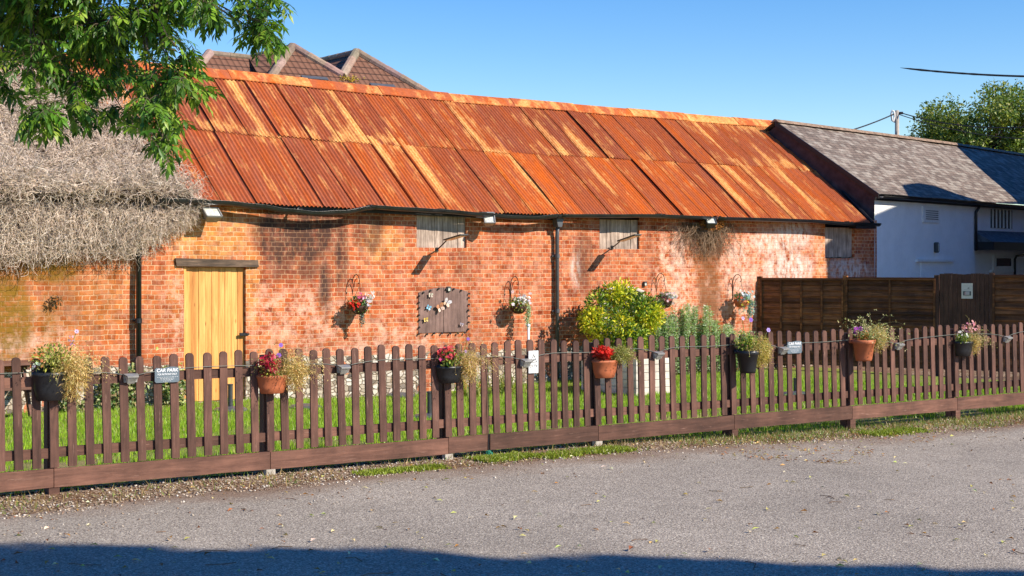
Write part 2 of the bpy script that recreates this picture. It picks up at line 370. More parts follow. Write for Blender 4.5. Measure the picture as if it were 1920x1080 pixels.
def m_asphalt():
    t = NT('asphalt'); g = t.geo(); o = t.obj()
    y = t.n('SeparateXYZ', {0: o}).outputs[1]
    a = t.n('TexVoronoi', {'Vector': g, 'Scale': 75.0}).outputs['Distance']
    a2 = t.n('SeparateColor', {0: t.n('TexVoronoi', {'Vector': g, 'Scale': 95.0}).outputs['Color']}).outputs[0]
    f = t.noise(g, 46, 5, .75); big = t.noise(g, .55, 5, .6); mid = t.noise(g, 3.5, 5, .6)
    col = t.ramp(a2, [(0, (.15, .124, .099)), (.35, (.278, .236, .192)), (.75, (.368, .316, .259)), (.93, (.47, .415, .34)), (1, (.60, .535, .42))])
    col = t.mix(1.0, col, t.ramp(f, [(.25, .66), (.5, 1.0), (.75, 1.3)]), 'MULTIPLY')
    col = t.mix(1.0, col, t.ramp(big, [(.3, .86), (.7, 1.13)]), 'MULTIPLY')
    col = t.mix(1.0, col, t.ramp(mid, [(.3, .93), (.7, 1.06)]), 'MULTIPLY')
    # brown earth washed off the verge: near the fence only, ragged
    d = t.m('ADD', y, t.m('ADD', t.m('MULTIPLY', t.noise(t.mapv(g, (1, 1, 1)), .8, 4), 1.4), t.m('MULTIPLY', t.noise(g, 6, 5, .7), .5)))
    dm = t.ramp(t.m('MULTIPLY', t.m('ADD', d, 1.2), .5), [(.42, 0.0), (.80, .85)])
    col = t.mix(dm, col, t.mix(f, (.12, .062, .032), (.26, .15, .085)))
    # fine cracks / old patch edges
    cr = t.n('TexVoronoi', {'Vector': t.n('VectorMath', {0: g, 1: t.n('TexNoise', {'Vector': g, 'Scale': 1.5, 'Detail': 5}).outputs['Color']}, operation='ADD').outputs[0], 'Scale': .28}, feature='DISTANCE_TO_EDGE').outputs[0]
    col = t.mix(t.m('MULTIPLY', t.m('LESS_THAN', cr, .0015), t.m('GREATER_THAN', mid, .58)), col, (.09, .06, .05))
    t.bump(t.m('ADD', a, f), .006, .8)
    return t.fin(col, .9, .25)
M_ASPH = m_asphalt()
def m_verge():
    t = NT('gravelly_dirt'); g = t.geo()
    v = t.n('TexVoronoi', {'Vector': g, 'Scale': 38.0}); vc = t.n('SeparateColor', {0: v.outputs['Color']}).outputs[0]
    n1 = t.noise(g, 1.6, 5, .65); f = t.noise(g, 25, 5, .7)
    col = t.ramp(vc, [(0, (.09, .05, .03)), (.4, (.24, .15, .09)), (.75, (.36, .27, .19)), (1, (.58, .50, .40))])
    col = t.mix(t.ramp(n1, [(.42, 0.0), (.6, .8)]), col, t.mix(f, (.10, .055, .03), (.24, .14, .08)))
    t.bump(t.m('ADD', v.outputs['Distance'], f), .02, .8); return t.fin(col, .95, .1)
M_VERGE = m_verge()
def m_lawn():
    t = NT('lawn_turf'); g = t.geo(); o = t.obj(); y = t.n('SeparateXYZ', {0: o}).outputs[1]
    n = t.noise(g, 1.1, 5, .65); f = t.noise(g, 24, 5, .7)
    col = t.mix(f, (.15, .21, .03), (.30, .34, .08))
    br = t.ramp(t.m('SUBTRACT', n, t.m('MULTIPLY', y, .03)), [(.40, 0.0), (.50, .85)])
    col = t.mix(br, col, t.mix(f, (.20, .16, .07), (.36, .28, .14)))
    t.bump(f, .03); return t.fin(col, .9, .1)
M_LAWN = m_lawn()
def m_slate():
    t = NT('old_slates'); o = t.obj(); uv = t.n('UVMap').outputs[0]
    b = t.n('TexBrick', {'Vector': uv, 'Color1': (.125, .095, .075), 'Color2': (.22, .168, .135), 'Mortar': (.03, .025, .025), 'Scale': 1.0, 'Mortar Size': .006, 'Brick Width': .20, 'Row Height': .12, 'Mortar Smooth': .2}, offset=.5)
    w1 = t.n('TexWhiteNoise', {'Vector': t.n('VectorMath', {0: t.n('VectorMath', {0: uv, 1: (1/.20, 1/.12, 1)}, operation='MULTIPLY').outputs[0]}, operation='FLOOR').outputs[0]}, noise_dimensions='3D').outputs[0]
    n = t.noise(t.mapv(uv, (1.1, 2.4, 1)), 1.2, 6, .65); f = t.noise(uv, 22, 5, .65)
    patch = t.m('MULTIPLY', t.ramp(t.m('ADD', t.m('MULTIPLY', n, .55), t.m('MULTIPLY', w1, .5)), [(.50, 0.0), (.74, 1.0)]), .52)
    col = t.mix(patch, b.outputs[0], t.mix(f, (.30, .26, .215), (.54, .50, .43)))
    col = t.mix(1.0, col, t.ramp(f, [(.2, .7), (.8, 1.25)]), 'MULTIPLY')
    t.bump(t.m('ADD', t.m('SUBTRACT', 1.0, b.outputs[1]), t.m('MULTIPLY', w1, .6)), .012)
    return t.fin(col, .75, .3)
M_SLATE = m_slate()
def m_tile():
    t = NT('brown_roof_tiles'); c = t.attr('col').outputs['Color']; g = t.geo()
    n = t.noise(g, 8, 5, .7)
    col = t.mix(1.0, c, t.ramp(n, [(.25, .6), (.7, 1.3)]), 'MULTIPLY')
    col = t.mix(t.ramp(t.noise(g, 3, 5, .7), [(.58, 0.0), (.68, .6)]), col, (.36, .30, .22))
    t.bump(n, .01); return t.fin(col, .85, .2)
M_TILE = m_tile()
M_RIDGETILE = simple('mossy_concrete_ridge', (.30, .21, .15), .9, .15, .45, 12, 0, .01)
def m_render():
    t = NT('white_painted_render'); g = t.geo(); n = t.noise(g, 3, 5, .6); f = t.noise(g, 14, 5, .6)
    col = t.mix(1.0, (.87, .87, .86), t.ramp(n, [(.25, .9), (.7, 1.03)]), 'MULTIPLY')
    col = t.mix(t.ramp(t.noise(g, 6, 6, .7), [(.62, 0.0), (.75, .25)]), col, (.45, .44, .42))
    t.bump(f, .012); return t.fin(col, .85, .2)
M_RENDER = m_render()
M_GABLE = simple('dark_stained_brick_gable', (.070, .050, .056), .9, .2, .35, 5, 0, .01)
M_BLACKWOOD = simple('black_painted_timber', (.012, .012, .014), .5, .4, .3)
M_BARK = simple('grey_brown_bark', (.13, .10, .07), .9, .2, .35, 14, 0, .01)
M_POLE = simple('weathered_pole_wood', (.42, .37, .32), .85, .2, .2, 6)
M_CONC = simple('concrete_stub', (.42, .38, .32), .9, .2, .2, 20)
M_PLAINBRICK = simple('plain_brown_brick', (.30, .13, .08), .9, .2, .25, 8)

# ------------------------------------------------------------ ground, road, verge, lawn
def grid_obj(name, fr, xs, ys, zf, mat, kind='structure', keep=None):
    mb = MB(); nx, ny = len(xs), len(ys)
    for y in ys:
        for x in xs:
            p = fr.w(x, y); mb.v.append((x, y, zf(p.x, p.y))); mb.c.append((1, 1, 1))
    for j in range(ny-1):
        for i in range(nx-1):
            if keep and not keep((xs[i]+xs[i+1])/2, (ys[j]+ys[j+1])/2): continue
            mb.f.append([j*nx+i, j*nx+i+1, (j+1)*nx+i+1, (j+1)*nx+i]); mb.m.append(0)
    o = mb.build(name, mat, smooth=True); put(o, (fr.ox, fr.oy, 0), fr.a); o['kind'] = kind; return o
def fr_range(a, b, st): return [a+(b-a)*i/max(1, round((b-a)/st)) for i in range(max(1, round((b-a)/st))+1)]
xs = [-900, -300, -100, -40]+fr_range(-20, 30, 1.0)+[60, 150, 400, 900]; ys = [-600, -150, -40]+fr_range(-20, 20, .5)+[60, 200, 600, 1500]
grid_obj('ground', FF, xs, ys, lambda x, y: gz(x, y)-.006, M_VERGE)
def edge_road(u): # road edge distance in front of the fence
    base = lerp_tab([(-5.2, -.80), (-2, -.55), (1.5, -.56), (4, -.66), (8.3, -.85)], u) if -8 < u < 11 else -.8
    return base+.14*noise.noise(Vector((u*.9, 3, 0)))+.05*noise.noise(Vector((u*4, 9, 0)))
mb = MB(); us = [-300, -80, -30]+fr_range(-14, 20, .08)+[40, 90, 400]; ts = [0, .01, .05, .15, .4, 1]
for u in us:
    e = edge_road(u)
    for k, t_ in enumerate([0, .12, .5, 2, 6, 20, 250]): mb.v.append((u, e-t_, (.0 if k else -.008)+goff(u))); mb.c.append((1, 1, 1))
for i in range(len(us)-1):
    for k in range(6): a = i*7+k; mb.f.append([a, a+1, a+8, a+7]); mb.m.append(0)
road = mb.build('car_park_tarmac', M_ASPH, smooth=True); put(road, (FF.ox, FF.oy, 0), FF.a); road['kind'] = 'structure'
lawn = grid_obj('lawn', FF, fr_range(-16, 14, .5), fr_range(.12, 14, .4), lambda x, y: gz(x, y)+.004, M_LAWN)

# blades of grass as one uncountable mass
rs = np.random.RandomState(3)
def blades(name, N, region, hmin, hmax, wid, colf, label, lean=.5):
    P = region(N); N = len(P)
    ang = rs.uniform(0, 2*np.pi, N); h = rs.uniform(hmin, hmax, N); wd = wid*rs.uniform(.6, 1.3, N)
    la = rs.uniform(0, 2*np.pi, N); ll = h*lean*rs.uniform(0, 1, N)
    dx = np.cos(ang)*wd/2; dy = np.sin(ang)*wd/2
    V = np.zeros((N, 3, 3)); V[:, 0] = P+np.c_[-dx, -dy, 0*dx]; V[:, 1] = P+np.c_[dx, dy, 0*dx]
    V[:, 2] = P+np.c_[np.cos(la)*ll, np.sin(la)*ll, h]
    col = colf(P, N); colv = np.repeat(col, 3, axis=0)
    o = np_mesh(name, V.reshape(-1, 3), np.arange(3*N).reshape(-1, 3), colv, M_LEAF)
    o['kind'] = 'stuff'; tag(o, label, 'grass'); return o
PATCH = [(-4.0, .75, .75, .55), (-5.0, 1.6, .5, .4), (-1.3, .5, .6, .3), (.5, .6, .5, .35), (2.6, 1.1, 1.0, .35), (3.6, .7, .8, .3), (4.2, 2.2, .9, .3)]
def reg_lawn(N):
    out = []
    u = rs.uniform(-9, 12, N); v = rs.beta(1, 1.5, N)*11.5+.12
    for a, b in zip(u, v):
        p = FF.w(a, b)
        if noise.noise(Vector((p.x*1.1+5, p.y*1.1, 0)))*.5+.5 - b*.03 > .53 and rs.rand() < .9: continue
        if min(((a-a_)/ra)**2+((b-q_)/rb)**2 for a_, q_, ra, rb in PATCH) < .8+.9*noise.noise(Vector((a*2.5, b*2.5, 4))) and rs.rand() < .6: continue
        if abs(p.x)/p.y > .36 or BW.loc(p.x, p.y)[1] > -.05: continue
        out.append((p.x, p.y, gz(p.x, p.y)))
    return np.array(out)
def col_lawn(P, N):
    k = rs.uniform(0, 1, (N, 1)); b = rs.uniform(.75, 1.25, (N, 1))
    c = (np.array([.17, .36, .012])*(1-k)+np.array([.36, .52, .03])*k)*b
    dry = rs.rand(N) < .10; c[dry] = np.array([.36, .30, .12])*b[dry]
    for i in range(N):
        u, v = FF.loc(P[i, 0], P[i, 1])
        if min(((u-a)/ra)**2+((v-q)/rb)**2 for a, q, ra, rb in PATCH) < .8+.9*noise.noise(Vector((u*2.5, v*2.5, 4))) and rs.rand() < .8: c[i] = np.array([.52, .42, .20])*b[i]
    return c
blades('lawn_grass', 190000, reg_lawn, .03, .085, .011, col_lawn, 'bright green mown grass between the picket fence and the barn')
def reg_verge(N):
    out = []
    for _ in range(N):
        u = rs.uniform(-6, 10.5); v = rs.uniform(-.9, .12)
        if u < 1 and v > -.12 and rs.rand() < .7: continue
        den = .25+.9*max(0, noise.noise(Vector((u*1.3, 7, 0))))+(.5 if u > 2.0 else 0)*(v > -.5)+(.9 if v > -.12 else 0)
        if v < edge_road(u)-.08 and rs.rand() > .05: continue
        if u < -1.2: den *= .55
        if rs.rand() > den*.7: continue
        if abs(v+.0) < .02: continue
        p = FF.w(u, v); out.append((p.x, p.y, gz(p.x, p.y)))
    return np.array(out)
def col_verge(P, N):
    k = rs.rand(N, 1); u = np.array([FF.loc(p[0], p[1])[0] for p in P]); b = rs.uniform(.7, 1.2, (N, 1))
    g = np.array([.16, .25, .03])*b; t_ = np.array([.42, .30, .13])*b
    sel = (k[:, 0] < np.where(u > 2, .62, .28)); c = np.where(sel[:, None], g, t_); return c
blades('verge_grass', 26000, reg_verge, .02, .07, .009, col_verge, 'sparse green and straw coloured grass along the foot of the picket fence', 1.2)
def reg_moss(N):
    out = []
    for _ in range(N):
        px = rs.uniform(860, 1130); u = FF.px(px, 800)[0]; c = -.42 if px > 960 else -.30
        v = c+rs.normal(0, .09)+.06*noise.noise(Vector((px*.02, 0, 0)))
        if noise.noise(Vector((u*3, v*4, 2))) < -.25: continue
        p = FF.w(u, v); out.append((p.x, p.y, goff(u)))
    for _ in range(N//5):
        u = FF.px(rs.uniform(620, 780), 800)[0]; p = FF.w(u, rs.normal(-.50, .06)); out.append((p.x, p.y, 0))
    for _ in range(N//3):
        u = FF.px(rs.uniform(1560, 1660), 800)[0]; p = FF.w(u, rs.normal(-.50, .10)); out.append((p.x, p.y, goff(u)))
    return np.array(out)
blades('low_weeds', 9000, reg_moss, .012, .04, .022, lambda P, N: np.array([.27, .33, .03])*rs.uniform(.6, 1.25, (N, 1)), 'patch of low yellow-green weeds on the tarmac edge below the fence', 1.0)

# gravel and fallen leaves
ICO = np.array([(0, 0, 1), (.9, 0, .1), (-.3, .8, .2), (-.5, -.75, .1), (.25, -.3, -.8), (.1, .5, -.7)])
ICF = np.array([(0, 1, 2), (0, 2, 3), (0, 3, 1), (1, 5, 2), (1, 4, 5), (1, 3, 4), (2, 5, 3), (3, 5, 4)])
def stones(name, N, posf, smin, smax, label, cols):
    P = posf(N); N = len(P); s = rs.uniform(smin, smax, N)**1.0
    V = ICO[None]*s[:, None, None]*rs.uniform(.6, 1.3, (N, 6, 3)); a = rs.uniform(0, 6.28, N)
    c, sn = np.cos(a), np.sin(a); x = V[:, :, 0]*c[:, None]-V[:, :, 1]*sn[:, None]; y = V[:, :, 0]*sn[:, None]+V[:, :, 1]*c[:, None]
    V = np.stack([x, y, V[:, :, 2]*.6], 2)+P[:, None, :]
    Fc = (ICF[None]+(np.arange(N)*6)[:, None, None]).reshape(-1, 3)
    cc = np.array(cols)[rs.randint(0, len(cols), N)]*rs.uniform(.7, 1.2, (N, 1))
    o = np_mesh(name, V.reshape(-1, 3), Fc, np.repeat(cc, 6, 0), M_PAINT); o['kind'] = 'stuff'; tag(o, label, 'stones'); return o
def pos_gravel(N):
    out = []
    for _ in range(N):
        u = rs.uniform(-6, 10); e = edge_road(u); v = rs.uniform(e-.25, .2) if rs.rand() < .92 else rs.uniform(e-1.2, e)
        if u > -1.5 and rs.rand() < .55: continue
        p = FF.w(u, v); out.append((p.x, p.y, .002+goff(u)))
    return np.array(out)
stones('gravel', 7500, pos_gravel, .006, .020, 'loose pale gravel and grit on the dirt strip in front of the fence', [(.36, .28, .20), (.48, .40, .31), (.26, .17, .11), (.20, .12, .08), (.30, .22, .15), (.58, .52, .44)])
def fallen(name, N, posf, L, cols, label):
    mb = MB()
    for _ in range(N):
        p = posf(); a = rnd.uniform(0, 6.28); d = Vector((math.cos(a), math.sin(a), rnd.uniform(-.1, .35)))
        mb.leaf(Vector(p)+Vector((0, 0, rnd.uniform(.004, .015))), d, Vector((rnd.gauss(0, .35), rnd.gauss(0, .35), 1)), L*rnd.uniform(.5, 1.2), L*rnd.uniform(.25, .55), jit(rnd.choice(cols), .25), .3)
    o = mb.build(name, M_DRY); o['kind'] = 'stuff'; tag(o, label, 'leaves')
LC = [(.55, .42, .16), (.62, .52, .28), (.40, .20, .06), (.30, .12, .05), (.45, .46, .14), (.70, .62, .42)]
def pf1():
    while True:
        px, py = rnd.uniform(-40, 1960), 800+280*rnd.random()**.8
        p = gpx(px, py); u, v = FF.loc(p.x, p.y)
        if v < -.3: return (p.x, p.y, goff(u))
def pf2():
    u = rnd.uniform(-6, 10) if rnd.random() < .45 else rnd.uniform(2, 9.5); v = -.15-abs(rnd.gauss(0, .45)); p = FF.w(u, v); return (p.x, p.y, goff(u))
def pf3():
    px, py = rnd.choice([(1515, 838), (1545, 862), (1440, 857), (1730, 812), (1380, 850), (1610, 840)]); p = gpx(px+rnd.gauss(0, 28), py+rnd.gauss(0, 4)); return (p.x, p.y, goff(FF.loc(p.x, p.y)[0]))
fallen('fallen_leaves', 230, pf1, .065, LC, 'scattered dry yellow and brown leaves on the tarmac')
fallen('verge_leaf_litter', 1500, pf2, .04, LC, 'dry brown and yellow leaf litter drifted along the foot of the fence')
fallen('leaf_drift', 220, pf3, .05, LC[2:4]+LC[:1], 'small drifts of orange brown leaves on the tarmac near the fence')
mbs = MB()
for _ in range(26):
    p = Vector(pf1()); a = rnd.uniform(0, 6.28); L = rnd.uniform(.04, .16)
    mbs.tube([p+Vector((0, 0, .006)), p+Vector((math.cos(a)*L, math.sin(a)*L, .01)), p+Vector((math.cos(a+.3)*L*1.6, math.sin(a+.3)*L*1.6, .006))], .003, 4, jit((.2, .13, .08)))
o = mbs.build('fallen_twigs', M_DRY); o['kind'] = 'stuff'; tag(o, 'thin dry twigs scattered over the tarmac', 'twigs')
# ------------------------------------------------------------ the barn
EAVE = [BW.px(x, y, -.18) for x, y in [(0, 366), (350, 374), (560, 386), (640, 389), (900, 399), (1040, 403), (1400, 412), (1632, 420)]]
RIDGE = [BW.px(x, y, 3.0) for x, y in [(270, 123), (390, 135), (800, 178), (1120, 205), (1455, 233)]]
ze = lambda s: lerp_tab(EAVE, s)
zr = lambda s: lerp_tab(RIDGE, s)
barn = thing('barn', 'long old red brick barn with a rusty orange corrugated iron roof', 'barn', (BW.ox, BW.oy, 0), BW.a)
S0, S1 = -15.0, BW.px(1644, 500)[0]
def rect(x0, y0, x1, y1):
    a = BW.px(x0, y0); b = BW.px(x1, y1); return a[0], b[1], b[0], a[1]
R_DOOR = rect(345, 500, 461, 749)
R_H1 = rect(781, 402, 875, 473); R_H2 = rect(1124, 411, 1199, 474); R_H3 = rect(1547, 426, 1601, 484)
holes = [R_DOOR, R_H1, R_H2, R_H3]
gx = sorted(set([round(v, 4) for v in fr_range(S0, S1, .075)]+[h[0] for h in holes]+[h[2] for h in holes]))
gz_ = sorted(set([round(v, 4) for v in fr_range(-.55, 2.55, .075)]+[h[1] for h in holes]+[h[3] for h in holes if h[3] < 2.5]))
for h in holes:
    gx = [v for v in gx if v in (h[0], h[2]) or min(abs(v-h[0]), abs(v-h[2])) > .012]
    gz_ = [v for v in gz_ if v in (h[1], h[3]) or min(abs(v-h[1]), abs(v-h[3])) > .012]
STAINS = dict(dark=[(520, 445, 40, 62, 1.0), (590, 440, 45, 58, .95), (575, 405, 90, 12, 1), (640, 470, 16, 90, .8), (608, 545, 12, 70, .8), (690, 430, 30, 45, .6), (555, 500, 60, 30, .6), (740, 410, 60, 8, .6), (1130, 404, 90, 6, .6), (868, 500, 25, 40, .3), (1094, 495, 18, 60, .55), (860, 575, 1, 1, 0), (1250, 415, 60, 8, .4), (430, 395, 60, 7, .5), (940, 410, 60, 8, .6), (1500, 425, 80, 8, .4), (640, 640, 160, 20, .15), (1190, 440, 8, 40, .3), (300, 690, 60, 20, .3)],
    moss=[(15, 590, 60, 110, 1), (90, 505, 80, 28, .95), (90, 600, 24, 60, .55), (160, 570, 80, 80, .28), (60, 690, 30, 50, .5), (300, 560, 25, 70, .12)],
    white=[(1450, 455, 60, 26, .85), (1495, 440, 34, 32, .9), (1480, 500, 45, 45, .9), (1590, 505, 55, 20, .9), (1078, 505, 9, 38, .7), (20, 655, 50, 30, .45), (1385, 500, 30, 60, .35), (1270, 480, 16, 70, .35), (1340, 560, 60, 40, .12), (345, 470, 12, 14, .4), (700, 655, 120, 12, .25)],
    orange=[(400, 440, 80, 65, 1.1), (330, 520, 20, 100, .4), (470, 520, 16, 90, .7), (150, 560, 160, 110, .25), (720, 455, 45, 35, .75), (1318, 440, 12, 30, .9), (1540, 470, 16, 80, .4), (500, 660, 40, 40, .3)],
    pale=[(1270, 520, 45, 100, .9), (1390, 520, 80, 90, .8), (560, 600, 120, 60, .6), (730, 640, 100, 40, .6), (60, 640, 90, 50, .6), (1470, 480, 90, 60, .6), (330, 590, 25, 80, .5), (1500, 640, 100, 60, .5), (950, 560, 100, 90, .1), (600, 700, 200, 30, .3)],
    brown=[(1325, 480, 26, 70, 1), (1332, 560, 26, 70, .95), (1322, 620, 18, 40, .6), (1290, 430, 20, 25, .5), (20, 500, 40, 30, .5)])
def stain_at(s, z, key):
    v = 0
    for cx, cy, rx, ry, a in STAINS[key]:
        cs, cz_ = _sc[(cx, cy)]; dpx = _sk[(cx, cy)]
        n = noise.noise(Vector((s*2.3, z*1.6, len(key))))*.35+noise.noise(Vector((s*7, z*3, len(key)+4)))*.22
        d = math.hypot((s-cs)/(rx/dpx[0]), (z-cz_)/(ry/dpx[1]))
        v = max(v, a*sm(1.25, .45, d+n) if False else a*(1-sm(.5, 1.25, d+n)))
    return min(1, v)
_sc = {}; _sk = {}
for L in STAINS.values():
    for cx, cy, rx, ry, a in L:
        p = BW.px(cx, cy); q = BW.px(cx+10, cy+10); _sc[(cx, cy)] = p; _sk[(cx, cy)] = (10/(q[0]-p[0]), 10/(p[1]-q[1]))
mb = MB(); st = []; tn = []
rows = gz_+[None]
for z in rows:
    for s in gx:
        zz = ze(s)+.09 if z is None else z
        edge_ = 0.03*noise.noise(Vector((s*.35, zz*.5, 1)))+.008*noise.noise(Vector((s*1.7, zz*1.7, 5)))
        near = any(h[0]-.08 < s < h[2]+.08 and h[1]-.08 < zz < h[3]+.08 for h in holes)
        mb.v.append((s, 0 if near else edge_-.01, zz)); mb.c.append((1, 1, 1))
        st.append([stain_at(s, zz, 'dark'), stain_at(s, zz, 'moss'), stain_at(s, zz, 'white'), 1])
        tn.append([stain_at(s, zz, 'orange'), stain_at(s, zz, 'pale'), stain_at(s, zz, 'brown'), 1])
n = len(gx)
for j in range(len(rows)-1):
    for i in range(n-1):
        cs = (gx[i]+gx[i+1])/2; z0 = rows[j]; z1 = rows[j+1] if rows[j+1] is not None else 2.62; cz_ = (z0+z1)/2
        if any(h[0] < cs < h[2] and h[1] < cz_ < h[3] for h in holes): continue
        mb.f.append([j*n+i, j*n+i+1, (j+1)*n+i+1, (j+1)*n+i]); mb.m.append(0)
# reveals, end wall and back wall
def addq(a, b, c, d):
    k = len(mb.v)
    for p in (a, b, c, d): mb.v.append(p); mb.c.append((1, 1, 1)); st.append([0, 0, 0, 1]); tn.append([0, 0, 0, 1])
    mb.f.append([k, k+1, k+2, k+3]); mb.m.append(0)
for h in holes:
    x0, z0, x1, z1 = h; z1 = min(z1, 3)
    addq((x0, 0, z0), (x0, .22, z0), (x0, .22, z1), (x0, 0, z1)); addq((x1, .22, z0), (x1, 0, z0), (x1, 0, z1), (x1, .22, z1))
    addq((x0, .22, z0), (x0, 0, z0), (x1, 0, z0), (x1, .22, z0)); addq((x0, 0, z1), (x0, .22, z1), (x1, .22, z1), (x1, 0, z1))
zt = ze(S1)+.09
addq((S1, 0, -.55), (S1, 6, -.55), (S1, 6, zt), (S1, 0, zt)); addq((S1, 0, zt), (S1, 6, zt), (S1, 3, zr(S1)-.2), (S1, 3, zr(S1)-.2))
addq((S0, 6, -.55), (S0, 0, -.55), (S0, 0, ze(S0)), (S0, 6, ze(S0))); addq((S1, 6, -.55), (S0, 6, -.55), (S0, 6, ze(S0)+.1), (S1, 6, zt))
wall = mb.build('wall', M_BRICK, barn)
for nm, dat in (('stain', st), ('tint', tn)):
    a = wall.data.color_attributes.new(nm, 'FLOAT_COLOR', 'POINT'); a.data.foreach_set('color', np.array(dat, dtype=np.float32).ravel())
# corrugated roof
SE = BW.px(1632, 420, -.18)[0]; SEr = BW.px(1457, 233, 3.0)[0]
nrm = Vector((0, -(5.15-2.75), 3.18)).normalized()
PITCH = .076
mb = MB(); uvs = []
def sheet(s0, s1, v0, v1, lift0, lift1, tone, yel, rv, shear=0, curl=0, yj=0):
    ya = rr.choice([.1, .25, .8, .9, .5]); yv = rr.uniform(.35, .8) if v0 > .3 else rr.uniform(.15, .5); ns = max(2, int((s1-s0)/PITCH*8)); vs = [v0+(v1-v0)*k/10 for k in range(11)]; b = len(mb.v)
    for k, v in enumerate(vs):
        for i in range(ns+1):
            a = i/ns; s = s0+(s1-s0)*a+shear*(k/10)
            skew = (SEr-SE)*max(0, (s-6)/(SE-6)) if s > 6 else 0
            p0 = Vector((s, -.18, ze(s))); p1 = Vector((s, 3.0, zr(s)))
            l = lift0*(1-a)+lift1*a+curl*(1-a)**2*math.sin(math.pi*min(1, (1-k/10)*.9))
            if k == 0: jag = .004*math.sin(s*60)
            else: jag = 0
            q = p0.lerp(p1, v)+nrm*(.014*math.cos(2*math.pi*s/PITCH)+l+.012*noise.noise(Vector((s*.8, v*3, 3))))
            mb.v.append(tuple(q))
            yy = .10*yel; an = .5+.5*noise.noise(Vector((s*1.3, v*4, rv*9)))
            yy += (1.25*math.exp(-((v-.545)/.045)**2)*(.2+1.3*noise.noise(Vector((s*1.1, 3, rv*3)))) if v > .5 else .45*math.exp(-((v-.49)/.03)**2))*yj
            if yel > .4: yy += .9*math.exp(-((a-ya)/.16)**2)*sm(yv-.35, yv, v)*(1-sm(yv+.12, yv+.45, v))*(.4+an)
            yy += .55*yj*sm(.93, 1, v)+.8*sm(6.5, 9, s)*sm(.78, 1, v)*(.3+an)
            mb.c.append((min(1, max(0, tone)), max(0, min(1, yy)), rv)); uvs.append((s, v*4.0))
    for k in range(10):
        for i in range(ns): mb.f.append([b+k*(ns+1)+i, b+k*(ns+1)+i+1, b+(k+1)*(ns+1)+i+1, b+(k+1)*(ns+1)+i]); mb.m.append(0)
rr = random.Random(21); s = -14.6; k = 0
first = BW.px(393, 144, 3.0)[0]; Wd = (BW.px(822, 186, 3.0)[0]-first)/8
s = first-Wd*16
while s < SE-.02:
    w_ = Wd
    if s+w_ > SE-.15: w_ = SE-s
    pxm = 960+F*(BW.w(s, 0).x/BW.w(s, 0).y)
    up = rr.uniform(.1, .5)+(.15 if pxm > 1250 else 0)+(-.1 if pxm < 500 else 0)
    lw = rr.choice([.25, .45, .8, 1.0, .6]) if pxm > 600 else rr.uniform(.15, .4)
    if pxm > 1300: lw = rr.choice([.3, .5, .7, .85])
    j1 = .50+rr.uniform(-.012, .012)
    sp = abs(pxm-1050) < 30
    sheet(s-.02, s+w_+.02, rr.uniform(-.004, .004), j1+.06, rr.choice([.008, .014, .028, .028]), .002, lw, rr.choice([0, 0, .2, .45, .15, .75]), rr.random(), rr.uniform(-.012, .012), -.0+.05 if sp else rr.choice([0, 0, .012]), rr.uniform(0, .7))
    sheet(s-.02, s+w_+.02, j1, 1.0, .018+rr.choice([.006, .010, .026]), .018, up, rr.choice([0, .1, .2, .45, .25, .8]), rr.random(), rr.uniform(-.008, .008), rr.choice([0, 0, .01]), rr.uniform(.1, .9))
    s += w_; k += 1
roof = mb.build('roof', M_RUST, barn, smooth=True)
uvl = roof.data.uv_layers.new(name='UVMap'); li = np.zeros(len(roof.data.loops), dtype=np.int32); roof.data.loops.foreach_get('vertex_index', li)
uvl.data.foreach_set('uv', np.array(uvs, dtype=np.float32)[li].ravel())
mb = MB()                                  # far slope and dark boarding under the sheets
for a, b in ((S0, 0), (0, SE)):
    mb.add([(a, -.02, ze(a)+.02), (b, -.02, ze(b)+.02), (b, 3, zr(b)-.08), (a, 3, zr(a)-.08)], [[0, 1, 2, 3]])
    mb.add([(a, 3.0, zr(a)-.06), (b, 3.0, zr(b)-.06), (b, 6.18, ze(b)-.05), (a, 6.18, ze(a)-.05)], [[0, 1, 2, 3]])
mb.build('roof_boarding', M_BLACKWOOD, barn)
def sweep(mb, prof, path, col=None):
    n = len(prof); vs = []
    for p in path:
        for y, z in prof: vs.append((p[0], p[1]+y, p[2]+z))
    fs = [[i*n+j, (i+1)*n+j, (i+1)*n+(j+1) % n, i*n+(j+1) % n] for i in range(len(path)-1) for j in range(n)]
    fs += [list(range(n)), [(len(path)-1)*n+j for j in range(n)][::-1]]
    mb.add(vs, fs, col)
# ridge capping in overlapping lengths
mb = MB(); s = S0; k = 0; rr2 = random.Random(5)
L0 = len(mb.v); ruv = []
while s < SEr+.12:
    L = 1.55; e = min(s+L+.06, SEr+.12); lift = .012*(k % 2)
    prof = [(-.235, -.165+lift), (-.12, -.055+lift), (-.03, .012+lift), (.03, .012+lift), (.12, -.055+lift), (.235, -.165+lift), (.23, -.18+lift), (0, -.03+lift), (-.23, -.18+lift)]
    sweep(mb, prof, [(a, 3.0, zr(a)+.055) for a in fr_range(s, e, .4)], (rr2.uniform(.4, .7), rr2.choice([.0, .25, .5, .1]), rr2.random()))
    s += L; k += 1
rc = mb.build('ridge_cap', M_RUST, barn)
uvl = rc.data.uv_layers.new(name='UVMap'); co = [v.co for v in rc.data.vertices]
for l in rc.data.loops: uvl.data[l.index].uv = (co[l.vertex_index].x*.5, co[l.vertex_index].y*2)
